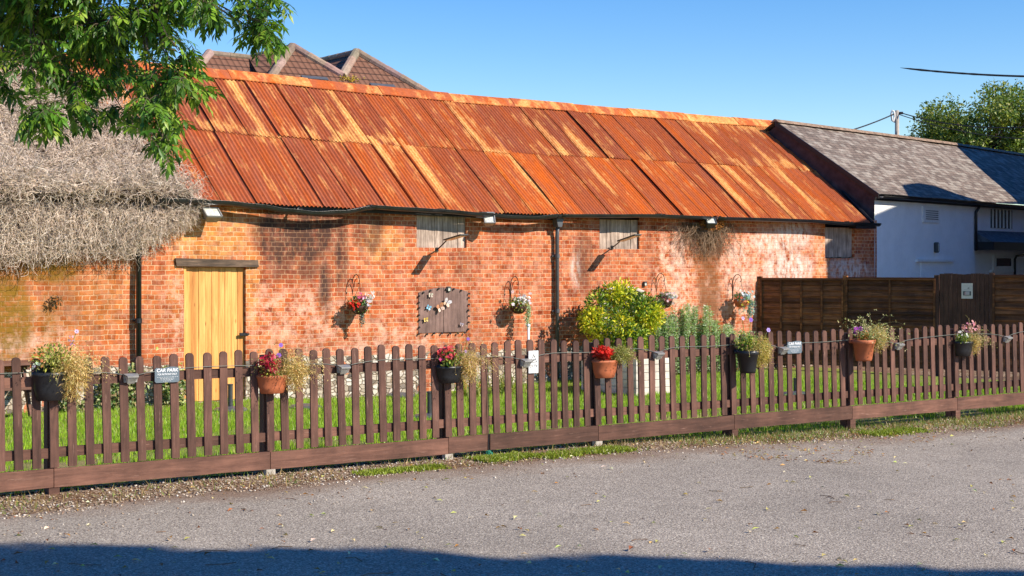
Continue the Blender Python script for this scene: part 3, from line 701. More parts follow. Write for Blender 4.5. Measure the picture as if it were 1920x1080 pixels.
# gutters, sagging and out of line
def halfround(r=.068, t=.006, n=8):
    o_ = [(r*math.cos(math.pi+math.pi*i/n), r*math.sin(math.pi+math.pi*i/n)) for i in range(n+1)]
    return [(-r-.006, .004)]+o_+[(r+.006, .004)]+[((r-t)*math.cos(-math.pi*i/n), (r-t)*math.sin(-math.pi*i/n)) for i in range(n+1)]
def gutter(pts, y=-.27):
    mb = MB(); P = [BW.px(a, b, y) for a, b in pts]; P2 = []
    for q in fr_range(0, len(P)-1, .2):
        i = min(int(q), len(P)-2); f = q-i; f2 = f*f*(3-2*f); P2.append((P[i][0]*(1-f)+P[i+1][0]*f, y, P[i][1]*(1-f2)+P[i+1][1]*f2))
    sweep(mb, halfround(), P2); g = mb.build('gutter', M_GUTTER, barn, smooth=True)
    return g, P2
g1 = gutter([(355, 374), (420, 377), (480, 383), (540, 392), (590, 397), (640, 395), (700, 386)])
g2 = gutter([(694, 385), (760, 389), (830, 393), (900, 399), (960, 405), (1000, 406), (1048, 402)], -.275)
g3 = gutter([(1044, 402), (1130, 402), (1220, 402), (1330, 406)])
g4 = gutter([(1345, 407), (1430, 409), (1520, 412), (1590, 417), (1648, 419)], -.275)
gutter([(300, 372), (356, 374)], -.275)
for px, y in ((362, 377), (560, 394), (697, 389), (828, 396), (905, 402), (1046, 406), (1240, 405), (1345, 409), (1592, 419)):
    mb = MB(); s, z = BW.px(px, y, -.27); sweep(mb, [(yy*1.13, zz*1.13) for yy, zz in halfround()], [(s-.035, -.27, z+.035), (s+.035, -.27, z+.035)]); mb.box((s, -.14, z+.04), (.03, .26, .02)); mb.build('gutter_bracket', M_BLACK, barn, smooth=False)
mb = MB(); pts = [BW.px(a, b, -.1) for a, b in [(470, 380), (700, 388), (900, 398), (1040, 402)]]   # fascia seen behind the sagging gutter
for (a, b), (c, d) in zip(pts, pts[1:]): mb.add([(a, -.09, b-.10), (c, -.09, d-.10), (c, -.09, d-.005), (a, -.09, b-.005), (a, -.06, b-.10), (c, -.06, d-.10), (c, -.06, d-.005), (a, -.06, b-.005)], [[0, 1, 2, 3], [4, 7, 6, 5], [0, 4, 5, 1]])
mb.build('fascia_board', M_BLACKWOOD, barn)
def downpipe(px, ytop, mat, r, hop):
    s, z = BW.px(px, ytop, -.14); mb = MB()
    mb.tube([(s, -.14, z-.12), (s+.02, -.09, z-.35), (s+.02, -.09, -.2)] if hop else [(s, -.26, z+.02), (s, -.10, z-.12), (s, -.10, -.2)], r, 12)
    o = mb.build('downpipe', mat, barn, smooth=True); m2 = MB()
    if hop: m2.prism([(s-.085, z), (s+.085, z), (s+.045, z-.17), (s-.045, z-.17)], -.21, -.07); m2.build('hopper', mat, o)
    for zz in (2.0, 1.0, .1): m2 = MB(); m2.tube([(s+(.02 if hop else 0), -.095, zz), (s+(.02 if hop else 0), -.095, zz+.07)], r*1.25, 12); m2.box((s, -.03, zz+.035), (.12, .06, .03)); m2.build('pipe_collar', mat, o)
downpipe(262, 385, M_BLACK, .042, False); downpipe(1046, 408, M_GREYMETAL, .037, True)
# door
x0, z0, x1, z1 = R_DOOR
door = MB(); nb = 9; wd = (x1-x0-.05)/nb
dr = bpy.data.objects.new('door', None)
mb = MB()
for i in range(nb):
    a = x0+.045+i*wd
    mb.prism([(a+.004, z0+.01), (a+wd-.002, z0+.01), (a+wd-.002, z1-.02), (a+.004, z1-.02)], .055+(.006 if i % 2 else 0), .085)
dr = mb.build('door', M_PINE, barn)
mb = MB(); mb.box(((x0+.02), .045, (z0+z1)/2), (.04, .07, z1-z0)); mb.box(((x0+x1)/2+.02, .09, (z0+z1)/2), (x1-x0-.04, .01, z1-z0)); mb.build('door_frame', M_PINE, dr)
s, z = BW.px(456, 627); mb = MB(); mb.box((s, .0, z), (.13, .03, .05), bev=.008); mb.box((s+.07, .0, z+.003), (.05, .045, .028)); mb.tube([(s+.03, .015, z), (s+.03, .05, z)], .018); mb.build('door_handle', M_BLACK, dr)
# lintel
a, b = BW.px(327, 484), BW.px(482, 502); mb = MB()
pts = [(a[0], a[1]+.0), (a[0]+.5, a[1]-.012), (b[0], BW.px(482, 488)[1]), (b[0]+.01, b[1]+.01), (a[0]+.8, b[1]+.018), (a[0]+.02, BW.px(330, 499)[1])]
mb.prism(pts, -.045, .12); mb.build('lintel', M_LINTEL, barn)
# boarded hatches
def hatch(rc, nb, mat, ysurf=.05):
    x0, z0, x1, z1 = rc; mb = MB(); r_ = random.Random(int(x0*100)+50)
    e = [0]+sorted(r_.uniform(.08, .92) for _ in range(nb-1))+[1]
    e = [(v*.4+.6*i/nb) for i, v in enumerate(e)]
    for i in range(nb):
        a = x0+(x1-x0)*e[i]; b = x0+(x1-x0)*e[i+1]; dz = r_.uniform(-.02, .0)
        mb.prism([(a+.003, z0+.01-dz*0), (b-.003, z0+.01+r_.uniform(0, .02)), (b-.003, z1), (a+.003, z1)], ysurf+r_.uniform(-.01, .01), ysurf+.035)
    h = mb.build('hatch', mat, barn); m2 = MB(); m2.box(((x0+x1)/2, ysurf+.05, (z0+z1)/2), (x1-x0-.002, .01, z1-z0-.002)); m2.build('hatch_backing', M_BLACKWOOD, h); return h
hatch(R_H1, 7, M_GREYWOOD); hatch(R_H2, 6, M_GREYWOOD); hatch(R_H3, 5, M_GREYWOOD)
# arched boarded window and arched window behind the shrub
def arch_open(xa, xb, ytop, yedge, ybot, boards, mat, name):
    sa, sb = BW.px(xa, 560)[0], BW.px(xb, 560)[0]; zb = BW.px((xa+xb)/2, ybot)[1]; zt = BW.px((xa+xb)/2, ytop)[1]; zs = BW.px((xa+xb)/2, yedge)[1]
    f = lambda s: zs+(zt-zs)*(1-((s-(sa+sb)/2)/((sb-sa)/2))**2)
    mb = MB(); w_ = (sb-sa)/boards
    for i in range(boards):
        a = sa+i*w_+.003; b = sa+(i+1)*w_-.003; k = 5
        mb.prism([(a, zb), (b, zb)]+[(b+(a-b)*j/k, f(b+(a-b)*j/k)) for j in range(k+1)], -.035+.004*(i % 3), .02)
    o = mb.build(name, mat, barn)
    mb = MB()                              # rubbed brick arch ring, one skewed brick per voussoir
    nv = 20
    for i in range(nv):
        a0, a1 = i/nv, (i+.86)/nv; xx = lambda t: sa-.06+(sb-sa+.12)*t
        fa = lambda s: zs+(zt-zs)*(1-((s-(sa+sb)/2)/((sb-sa)/2+.06))**2)+.012
        def q(t, h): s = xx(t); return (s+(t-.5)*h*.8, fa(s)+h)
        mb.prism([q(a0, 0), q(a1, 0), q(a1, .20), q(a0, .20)], -.008, .01, jit((.60, .20, .085), .22))
    mb.build('brick_arch', M_ARCHB, barn); return o, f, sa, sb, zb
M_ARCHB = NT('arch_brick'); _c = M_ARCHB.attr('col').outputs['Color']; _n = M_ARCHB.noise(M_ARCHB.geo(), 28, 5, .7)
M_ARCHB.bump(_n, .006); M_ARCHB = M_ARCHB.fin(M_ARCHB.mix(1.0, _c, M_ARCHB.ramp(_n, [(.2, .65), (.8, 1.25)]), 'MULTIPLY'), .9, .15)
sh, fS, sa, sb, zb = arch_open(783, 876, 539, 548, 623, 6, M_PURPWOOD, 'shutter')
for i in range(26):                        # dark studs round the edge
    t = i/26*4
    if t < 1: p = (sa+(sb-sa)*t, zb-.02)
    elif t < 2: p = (sb+.0, zb+(fS(sb)-zb)*(t-1))
    elif t < 3: s_ = sb+(sa-sb)*(t-2); p = (s_, fS(s_)-.02)
    else: p = (sa, fS(sa)+(zb-fS(sa))*(t-3))
    mb = MB(); mb.box((p[0]+rnd.uniform(-.01, .01), -.05, p[1]+rnd.uniform(-.012, .012)), (.026, .03, .026), Matrix.Rotation(.8, 3, 'Y')); mb.build('stud', M_BLACK, sh)
a2, f2, sa2, sb2, zb2 = arch_open(1123, 1203, 536, 545, 625, 1, M_WINDOW, 'window')
mb = MB()
for i in range(5): s_ = sa2+(sb2-sa2)*i/4; mb.box((s_, -.05, (zb2+f2(s_))/2), (.03, .03, f2(s_)-zb2))
for z_ in (zb2+.02, zb2+.3, zb2+.58): mb.box(((sa2+sb2)/2, -.048, z_), (sb2-sa2, .03, .028))
k = 10
for i in range(k):
    s_, s2_ = sa2+(sb2-sa2)*i/k, sa2+(sb2-sa2)*(i+1)/k
    mb.tube([(s_, -.05, f2(s_)-.03), (s2_, -.05, f2(s2_)-.03)], .03, 6)
mb.build('window_frame', M_WHITEBOARD, a2)

# ------------------------------------------------------------ wall fittings
def wall_at(px, py, y=0): s, z = BW.px(px, py, y); return BW.w(s, y, z)
def floodlight(px, py, wd, hg, dk, label, tilt, pan=0):
    s, z = BW.px(px, py, -.28); p = BW.w(s, -.28, z)
    t = thing('floodlight', label, 'floodlight', p, BW.a+pan, 'security floodlights under the barn gutter')
    M = Matrix.Rotation(R(tilt), 3, 'X')
    bm_, gl = MB(), MB()
    # housing: shallow tapered tray opening forward and down
    def tray(mb, w0, h0, w1, h1, y0, y1):
        vs = [(sx*w0/2, y0, sz*h0/2) for sx, sz in ((-1, -1), (1, -1), (1, 1), (-1, 1))]+[(sx*w1/2, y1, sz*h1/2) for sx, sz in ((-1, -1), (1, -1), (1, 1), (-1, 1))]
        mb.add([M @ Vector(v) for v in vs], [[0, 3, 2, 1], [4, 5, 6, 7], [0, 1, 5, 4], [1, 2, 6, 5], [2, 3, 7, 6], [3, 0, 4, 7]])
    tray(bm_, wd, hg, wd*.62, hg*.6, -.03, .10)
    for sx, sz, w_, h_ in ((-1, 0, .018, hg), (1, 0, .018, hg), (0, 1, wd, .018), (0, -1, wd, .018)):
        bm_.box(M @ Vector((sx*(wd/2-.009), -.042, sz*(hg/2-.009))), (w_, .024, h_), M)
    bm_.build('housing', M_DARKLAMP if dk else M_LAMPBODY, t)
    gl.box(M @ Vector((0, -.034, 0)), (wd-.04, .006, hg-.04), M); gl.build('glass', M_GLASS, t)
    br = MB(); br.tube([(0, .06, .01), (0, .16, .03), (0, .27, .0)], .016, 8); br.box((0, .275, -.01), (.07, .03, .11)); br.box((0, .12, -.06), (.04, .05, .05)); br.build('bracket', M_BLACK, t)
    return t
floodlight(397, 402, .27, .24, False, 'large pale floodlight on the brick wall above the golden door', -52)
floodlight(917, 411, .20, .24, False, 'small grey floodlight under the gutter to the right of the first grey hatch', -35, R(-25))
floodlight(1332, 417, .21, .18, True, 'dark floodlight among dry creeper stems under the gutter', -45, R(-20))
def gooseneck(p0, p1, p2, label):
    s0, z0 = BW.px(*p0, -.02); ya, yb = -.34, -.86
    a = BW.px(*p1, ya); b = BW.px(*p2, yb)
    t = thing('wall_lamp', label, 'lamp', BW.w(s0, 0, z0), BW.a, 'flat panel lamps on arms in front of the grey hatches')
    A = Vector((a[0]-s0, ya, a[1]-z0)); B = Vector((b[0]-s0, yb, b[1]-z0))
    mb = MB(); mb.tube([(0, .02, 0), A*.5, A], .012, 8); mb.box((0, -.01, .02), (.05, .03, .07)); mb.build('arm', M_BLACK, t)
    d = (B-A); L = d.length; X = d.normalized(); Zz = Vector((0, 0, 1)); Yv = Zz.cross(X).normalized(); Zz = X.cross(Yv)
    M = Matrix((X, Yv, Zz)).transposed()
    mb = MB(); mb.box((A+B)/2, (L, .17, .022), M, bev=.006); mb.build('lamp_head', M_DARKLAMP, t)
    mb = MB(); mb.box((A+B)/2-Zz*.013, (L*.86, .13, .006), M); mb.build('lens', M_GLASS, t)
gooseneck((820, 470), (838, 450), (871, 440), 'flat panel lamp on an arm before the wider grey hatch above the shutter')
gooseneck((1148, 466), (1163, 452), (1197, 440), 'flat panel lamp on an arm before the grey hatch right of the downpipe')
def smallbox(px, py, label): 
    p = wall_at(px, py, -.04); t = thing('wall_sensor', label, 'sensor', p, BW.a)
    mb = MB(); mb.box((0, 0, 0), (.075, .07, .085), bev=.01); mb.build('casing', M_DARKLAMP, t)
    mb = MB(); mb.box((-.01, -.037, -.01), (.04, .006, .045)); mb.build('lens', M_GLASS, t)
smallbox(1209, 532, 'small dark sensor box on the brick wall right of the round shrub')
smallbox(841, 542, 'small dark sensor box over the top edge of the arched shutter')
def butterfly(px, py, w_, c1, c2, ang, label, y=-.06):
    p = wall_at(px, py, y); o_ = MB(); w_ *= .85
    for sg in (-1, 1):
        for (L, W, up, c) in ((w_*.62, w_*.5, .75, c1), (w_*.5, w_*.42, -.65, c2)):
            d = Vector((sg*.75, -.45, up)).normalized(); q = Vector((-sg*up*.8, 0, .7)).normalized()
            base = Vector((sg*.004, 0, 0))
            pr = [base, base+d*L*.55+q*W*.5, base+d*L+q*W*.28, base+d*L*1.02-q*W*.22, base+d*L*.5-q*W*.42]
            mid = base+d*L*.5
            o_.add(pr+[x+Vector((0, .004, 0)) for x in pr], [[0, 1, 2, 3, 4], [9, 8, 7, 6, 5]]+[[i, i+5, (i+1) % 5+5, (i+1) % 5] for i in range(5)], c)
            o_.add([mid+Vector((0, -.003, 0))+d*L*.1*math.cos(t_)*1.2+q*W*.16*math.sin(t_) for t_ in [0, 1.26, 2.5, 3.77, 5.0]], [[0, 1, 2, 3, 4]], tuple(v*.6+.1 for v in c))
    o_.tube([(0, -.008, w_*.28), (0, -.012, 0), (0, -.006, -w_*.3)], [.003, .007, .003], 6, (.1, .06, .04))
    o = o_.build('butterfly_ornament', M_PAINT); put(o, p, BW.a); o.rotation_euler = (0, R(ang), BW.a)
    tag(o, label, 'ornament', 'butterfly ornaments on the brown shutter')
butterfly(807, 554, .10, (.72, .68, .55), (.6, .5, .4), 5, 'small cream butterfly ornament at the top of the brown shutter')
butterfly(803, 577, .11, (.22, .50, .70), (.3, .6, .8), 25, 'blue butterfly ornament on the brown shutter')
butterfly(798, 600, .10, (.80, .55, .10), (.8, .6, .2), -8, 'yellow butterfly ornament low on the brown shutter')
butterfly(825, 577, .19, (.55, .24, .12), (.7, .5, .4), -25, 'large orange and brown butterfly ornament in the middle of the shutter')
butterfly(837, 568, .18, (.70, .66, .68), (.6, .42, .3), 30, 'large white butterfly ornament overlapping the orange one')
butterfly(865, 609, .08, (.5, .45, .55), (.4, .3, .3), 15, 'small lilac butterfly ornament at the lower right of the shutter')
# ------------------------------------------------------------ plants: helpers
def clump(mb, c, rad, n, L, W, cols, down=0.2, out=.6, shell=.35):
    c = Vector(c)
    for _ in range(n):
        d = rdir(); rr_ = (shell+(1-shell)*rnd.random())
        p = c+Vector((d.x*rad[0], d.y*rad[1], d.z*rad[2]))*rr_
        dd = d*out+rdir()*.7+Vector((0, 0, -down))
        mb.leaf(p, dd, (d+rdir()*.6), L*rnd.uniform(.6, 1.25), W*rnd.uniform(.7, 1.2), jit(rnd.choice(cols), .22))
def wisps(mb, c, n, L, r, cols, spread=.5, up=.8, droop=.5, w_=.004, bias=(0, 0, 0), head=None):
    c = Vector(c)
    for _ in range(n):
        b = c+Vector((rnd.gauss(0, r), rnd.gauss(0, r*.7), 0))
        d = Vector((rnd.gauss(0, spread), rnd.gauss(0, spread), up))+Vector(bias); d.normalize(); l = L*rnd.uniform(.5, 1.15)
        pts = [b]; dd = d.copy()
        for k in range(5): dd = (dd+Vector((0, 0, -droop*.22*k))+rdir()*.12).normalized(); pts.append(pts[-1]+dd*l/5)
        side = dd.cross(Vector((0, 0, 1)));  side = side.normalized() if side.length > .01 else Vector((1, 0, 0))
        sd = (side+rdir()*.5).normalized(); col = jit(rnd.choice(cols), .2); vs = []
        for k, p in enumerate(pts): ww = w_*(1-k/6.5); vs += [p+sd*ww/2, p-sd*ww/2]
        mb.add(vs, [[2*k, 2*k+1, 2*k+3, 2*k+2] for k in range(5)], col)
        if head:
            for k in (3, 4, 5):
                for _2 in range(head[0]): mb.leaf(pts[k]+rdir()*.012, rdir(), rdir(), head[1], head[1]*.5, jit(rnd.choice(cols), .2))
def petals(mb, p, rad, col, nrm=None, n=5, eye=None):
    p = Vector(p); nrm = (nrm or (Vector((.2, -1, .35))+rdir()*.5)).normalized(); a = nrm.orthogonal().normalized(); b = nrm.cross(a); c = jit(col, .15)
    for k in range(n):
        t0 = 2*math.pi*k/n+rnd.random()*.2; u = a*math.cos(t0)+b*math.sin(t0); v = -a*math.sin(t0)+b*math.cos(t0)
        mb.add([p, p+u*rad*.7+v*rad*.42+nrm*rad*.1, p+u*rad+nrm*rad*.05, p+u*rad*.7-v*rad*.42+nrm*rad*.1], [[0, 1, 2, 3]], jit(c, .08))
    if eye: mb.add([p+nrm*rad*.12+(a*math.cos(t)+b*math.sin(t))*rad*.2 for t in (0, 1.26, 2.5, 3.8, 5)], [[0, 1, 2, 3, 4]], eye)
TAN = [(.78, .54, .20), (.66, .44, .15), (.84, .64, .30), (.58, .46, .18)]
OLIVE = [(.30, .30, .06), (.42, .38, .12), (.24, .26, .05)]
GRN = [(.09, .19, .025), (.15, .26, .03), (.06, .13, .02)]
YG = [(.38, .42, .06), (.50, .48, .10), (.28, .34, .05)]
SILV = [(.34, .42, .34), (.45, .52, .44), (.22, .30, .20)]

# ------------------------------------------------------------ hanging baskets on iron brackets
def basket(px, py, label, spec):
    # px,py = middle of the bowl, which hangs 0.30 m off the wall
    yb = -.26; s, z = BW.px(px, py, yb); root = thing('hanging_basket', label, 'hanging basket', BW.w(s, yb, z), BW.a, 'hanging baskets along the barn wall')
    bw = MB(); prof = [(.001, -.15), (.07, -.142), (.12, -.10), (.148, -.04), (.155, 0), (.145, 0), (.13, -.05), (.001, -.11)]
    bw.lathe(prof, 18, col=(.28, .13, .05)); bw.build('bowl', M_IRON if not spec.get('bowl') else spec['bowl'], root, smooth=True)
    m = MB()
    for a in range(3): m.tube([(.15*math.cos(a*2.1+.5), .15*math.sin(a*2.1+.5), 0), (0, 0, .32)], .003, 4)
    m.build('chain', M_IRON, root)
    f = MB(); clump(f, (0, 0, .05), (.19, .16, .10), spec.get('n', 380), .055, .024, spec['leaf'], .1)
    clump(f, (0, -.07, -.03), (.15, .11, .10), 90, .045, .02, spec['leaf'], .6)
    for (dx, dz, n_, L_) in spec['trail']:
        for _ in range(n_):
            p = Vector((dx+rnd.gauss(0, .02), rnd.gauss(-.06, .03), .04)); l = L_*rnd.uniform(.5, 1)
            q = [p+Vector((rnd.gauss(0, .01)+.02*math.sin(k), rnd.gauss(0, .006), -l*k/6)) for k in range(7)]
            f.tube(q, .003, 3, spec['tcol'][0], cap=False)
            for pt in q[1:]:
                for _2 in range(9): f.leaf(pt+rdir()*.022, rdir()+Vector((0, 0, -.3)), rdir(), .036, .020, jit(rnd.choice(spec['tcol']), .2))
    f.build('foliage', M_LEAF, root)
    for (c, dx, dz, r_, n_) in spec['fl']:
        g = MB()
        for _ in range(n_): petals(g, (dx+rnd.gauss(0, r_), -.08+rnd.gauss(0, .06), dz+rnd.gauss(0, r_*.7)), rnd.uniform(.024, .040), jit(c, .2), Vector((.1, -1, .5))+rdir()*.9)
        g.build('flower_cluster', M_PETAL, root)
    # bracket: wall plate, drop curve and crook
    br = thing('basket_bracket', spec['br'], 'bracket', BW.w(s, 0, z), BW.a, 'curly iron brackets along the barn wall')
    m = MB(); zt = .52
    arc = [(0, -.01, .18), (0, -.012, .34), (0, -.04, .44), (0, -.10, .50), (0, -.17, .515), (0, -.23, .48), (0, -.26, .41), (0, -.24, .36), (0, -.215, .37)]
    m.tube(arc, .0075, 7)
    m.tube([(0, -.015, .02), (0, -.02, .16), (0, -.05, .30), (0, -.10, .40), (0, -.15, .44), (0, -.19, .44)], .006, 6)
    m.tube([(0, -.26, .41), (0, yb, .32)], .004, 5)
    m.box((0, -.008, .18), (.03, .014, .36)); mm = m.build('basket_bracket_iron', M_IRON, br); mm.name = 'iron_arm'
basket(674, 573, 'hanging basket of red white and pink flowers left of the arched shutter', dict(leaf=GRN, trail=[(.05, 0, 5, .42), (-.08, 0, 2, .15)], tcol=[(.24, .30, .24), (.35, .36, .34), (.20, .16, .14)],
    fl=[((.62, .03, .02), -.12, .02, .05, 26), ((.60, .12, .22), -.02, .13, .04, 14), ((.75, .72, .75), .12, .14, .05, 26), ((.5, .45, .55), .05, .03, .05, 12)], br='curly iron bracket over the basket left of the arched shutter'))
basket(972, 573, 'hanging basket of white flowers and yellow-green leaves right of the arched shutter', dict(leaf=[(.30, .38, .05), (.42, .45, .08), (.12, .20, .03)], trail=[(.17, 0, 7, .48)], tcol=[(.42, .52, .30), (.55, .60, .42)],
    fl=[((.75, .70, .72), .0, .11, .07, 50), ((.70, .62, .75), .1, .10, .05, 18)], br='curly iron bracket over the basket right of the arched shutter'))
basket(1246, 563, 'hanging basket of pale pink and white flowers right of the round shrub', dict(leaf=GRN+[(.25, .16, .10)], trail=[(-.16, 0, 2, .12)], tcol=[(.30, .35, .14)],
    fl=[((.70, .55, .58), .05, .07, .08, 46), ((.75, .75, .78), .1, .08, .06, 24), ((.5, .12, .12), -.05, .02, .05, 14)], br='curly iron bracket over the basket right of the round shrub'))
basket(1390, 563, 'hanging basket with blue-green trailing leaves beside the dark panel fence', dict(leaf=GRN+[(.25, .38, .36)], trail=[(.17, 0, 8, .48), (-.02, 0, 2, .3)], tcol=[(.30, .50, .46), (.38, .58, .54)],
    fl=[((.70, .22, .12), -.12, .05, .04, 14), ((.75, .75, .78), .02, .07, .07, 20), ((.40, .58, .60), .08, .08, .06, 40), ((.62, .5, .05), -.05, -.03, .05, 16)], br='curly iron bracket over the basket beside the dark panel fence', bowl=M_TERRA))

# ------------------------------------------------------------ shrubs and plants by the wall
sx = FF
p = wall_at(1165, 600, -.95); gzz = gz(p.x, p.y)
root = thing('variegated_shrub', 'round evergreen shrub with yellow and green leaves against the barn wall', 'shrub', (p.x, p.y, gzz), BW.a)
mb = MB()
for k in range(7): a = k*.9; mb.tube([(0.03*k-.1, 0, 0), (.2*math.cos(a), .2*math.sin(a), .5), (.45*math.cos(a), .4*math.sin(a), 1.1)], [.025, .018, .008], 6, (.1, .07, .04))
mb.build('stems', M_BARK, root)
s_, z_ = BW.px(1165, 598, -.95); zc = z_-gzz
mb = MB(); lob = []
for _ in range(44):
    d = rdir(); lob.append((Vector((d.x*.60, d.y*.5, d.z*.50+zc)), rnd.uniform(.16, .28)))
for c, r_ in lob:
    yel = rnd.random() < (.7 if c.x > -.1 else .35) and c.z > zc-.4
    clump(mb, c, (r_, r_, r_), 210, .085, .036, [(.70, .64, .03), (.86, .76, .05), (.42, .50, .03)] if yel else [(.10, .20, .015), (.20, .32, .02), (.04, .09, .012), (.42, .46, .04)], -.15, .9, .5)
clump(mb, (0, 0, .35), (.62, .5, .35), 2200, .065, .026, [(.06, .12, .012), (.12, .2, .02)], -.1)
mb.build('crown', M_LEAF, root)
def spires(px0, px1, n, ytops, name, label):
    p = wall_at((px0+px1)/2, 640, -.45); g0 = gz(p.x, p.y); root = thing(name, label, 'plant', (p.x, p.y, g0), BW.a)
    s0 = BW.px((px0+px1)/2, 640, -.45)[0]; mb = MB(); st_ = MB()
    for i in range(n):
        px = px0+(px1-px0)*(i+rnd.random())/n; yl = rnd.uniform(-.6, -.18); s_, zt = BW.px(px, lerp_tab(ytops, px)+abs(rnd.gauss(0, 16)), yl); h = zt-g0
        lean = rnd.gauss(0, .05); pts = [Vector((s_-s0+lean*t, yl+.45, h*t)) for t in (0, .25, .5, .75, 1)]
        st_.tube(pts, [.008, .007, .006, .004, .002], 4, (.20, .22, .12))
        for _ in range(int(190*h)):
            t = rnd.random()**.8; q = Vector((s_-s0+lean*t, yl+.45, h*t)); a = rnd.uniform(0, 6.28); rad = .055*(1-t*.6)
            d = Vector((math.cos(a), math.sin(a), rnd.uniform(-.1, .9))); mb.leaf(q+d*rad*.4, d, Vector((0, 0, 1))+rdir()*.4, .062, .026, jit(rnd.choice([(.48, .60, .38), (.64, .72, .54), (.22, .36, .14), (.74, .78, .62), (.34, .50, .20)]), .2))
    st_.build('stems', M_BARK, root); mb.build('leaves', M_LEAF, root)
spires(1228, 1415, 110, [(1225, 610), (1245, 580), (1280, 575), (1300, 562), (1318, 600), (1328, 555), (1340, 600), (1360, 606), (1400, 620)], 'silvery_shrub', 'tall silvery green leafy spires growing against the stained brick wall')
# ivy along the foot of the wall, left of the door
def ivy(px0, px1, ytop, n, label, cols):
    p = wall_at((px0+px1)/2, 730, -.2); root = MB(); s0 = BW.px((px0+px1)/2, 730, -.2)[0]; g0 = gz(p.x, p.y)
    for _ in range(n):
        px = rnd.uniform(px0, px1); t = rnd.random(); top = lerp_tab(ytop, px); s_, zt = BW.px(px, top+rnd.uniform(-6, 18), -.1); z = g0+(zt-g0)*t
        if noise.noise(Vector((s_*3, z*3, 8))) < -.12+.2*t: continue
        root.leaf((s_-s0, rnd.uniform(-.22, .12)+.1*0, z-g0), Vector((rnd.gauss(0, .5), -.5, rnd.uniform(-1, .3))), Vector((0, -1, .6))+rdir()*.5, .085*rnd.uniform(.5, 1), .07*rnd.uniform(.5, 1), jit(rnd.choice(cols), .25))
    o = root.build('ivy', M_LEAF); put(o, (p.x, p.y, g0), BW.a); tag(o, label, 'plant'); return o
ivy(110, 335, [(110, 700), (200, 690), (280, 672), (335, 700)], 2600, 'low ivy and weeds climbing the flint plinth left of the golden door', [(.08, .15, .03), (.16, .20, .05), (.30, .22, .10), (.35, .38, .14)])
ivy(275, 330, [(275, 650), (300, 655), (330, 655)], 220, 'thin yellow-leaved seedling against the wall between the black downpipe and the golden door', [(.42, .45, .10), (.5, .5, .2)])
ivy(1425, 1520, [(1425, 650), (1520, 655)], 500, 'dark reddish groundcover at the corner of the barn and the panel fence', [(.10, .05, .03), (.06, .09, .02), (.2, .06, .05)])
p = wall_at(103, 565, -.05); mb = MB(); clump(mb, (0, -.03, 0), (.10, .06, .09), 120, .05, .02, [(.08, .09, .03), (.16, .13, .06), (.12, .05, .05)], .2); o = mb.build('wall_fern', M_LEAF); put(o, p, BW.a); tag(o, 'small dark fern rooted in the brickwork left of the black downpipe', 'plant')
def strappy(px, n, label):
    p = wall_at(px, 730, -1.0); g0 = gz(p.x, p.y); mb = MB(); wisps(mb, (0, 0, 0), n, .55, .16, [(.22, .32, .04), (.42, .42, .08), (.12, .2, .03), (.55, .48, .18)], .35, .9, .7, .022); o = mb.build('strap_leaved_plant', M_LEAF); put(o, (p.x, p.y, g0), BW.a); tag(o, label, 'plant')
strappy(888, 90, 'clump of long arching green and yellow leaves by the wall below the shutter'); strappy(945, 110, 'clump of arching strap leaves by the wall just left of the white pole')
# dry creeper under the third floodlight
def drytwigs(mb_pts, N, seglen, nseg, r, startf, dirf, colf, drift=.35, project=None):
    V = []; Fc = []; Cc = []; off = 0
    P = startf(N); D = dirf(P)
    pts = [P]; d = D
    for k in range(nseg):
        d = d+rs.normal(0, drift, d.shape); d /= np.linalg.norm(d, axis=1, keepdims=True)+1e-9
        q = pts[-1]+d*seglen*rs.uniform(.6, 1.3, (len(P), 1))
        if project is not None: q = project(q)
        pts.append(q)
    pts = np.stack(pts, 1); N = len(P); K = nseg+1
    rad = r*rs.uniform(.5, 1.4, (N, 1, 1))*np.linspace(1, .45, K)[None, :, None]
    a = np.zeros((N, K, 3)); dd = np.gradient(pts, axis=1); dd /= np.linalg.norm(dd, axis=2, keepdims=True)+1e-9
    ref = np.array([.31, .42, .85]); u = np.cross(dd, ref); u /= np.linalg.norm(u, axis=2, keepdims=True)+1e-9; v = np.cross(dd, u)
    ring = [pts+rad*(u*math.cos(t)+v*math.sin(t)) for t in (0, 2.094, 4.189)]
    V = np.stack(ring, 2).reshape(-1, 3)
    base = (np.arange(N)*K*3)[:, None, None]; kk = (np.arange(nseg)*3)[None, :, None]
    jj = np.arange(3)[None, None, :]; j2 = (jj+1) % 3
    q = np.stack([base+kk+jj, base+kk+j2, base+kk+3+j2, base+kk+3+jj], -1).reshape(-1, 4)
    col = np.repeat(colf(N), K*3, 0); return V, q, col
p0 = BW.px(1325, 420)
def st_c(N): 
    px = rs.normal(1318, 24, N); return np.c_[[BW.px(a, 414)[0] for a in px], rs.uniform(-.16, -.02, N), np.full(N, p0[1]+.02)]
V, q, col = drytwigs(None, 330, .10, 8, .004, st_c, lambda P: np.c_[rs.normal(0, .25, len(P)), rs.normal(-.03, .05, len(P)), -np.ones(len(P))], lambda N: np.array([.30, .20, .13])*rs.uniform(.4, 1.5, (N, 1)), .28, lambda q: np.c_[q[:, 0], np.clip(q[:, 1], -.2, -.015), q[:, 2]])
o = np_mesh('dry_creeper', V, q, col, M_DRY); put(o, (BW.ox, BW.oy, 0), BW.a); tag(o, 'bare brown creeper stems hanging under the dark floodlight', 'climbing plant')
mb = MB(); 
for _ in range(420):
    d = rdir(); c_ = BW.px(1335, 418, -.15); mb.leaf((c_[0]+d.x*.30, -.15+d.y*.1, c_[1]+d.z*.13-.02), rdir(), rdir(), .05, .03, jit((.42, .17, .05), .3))
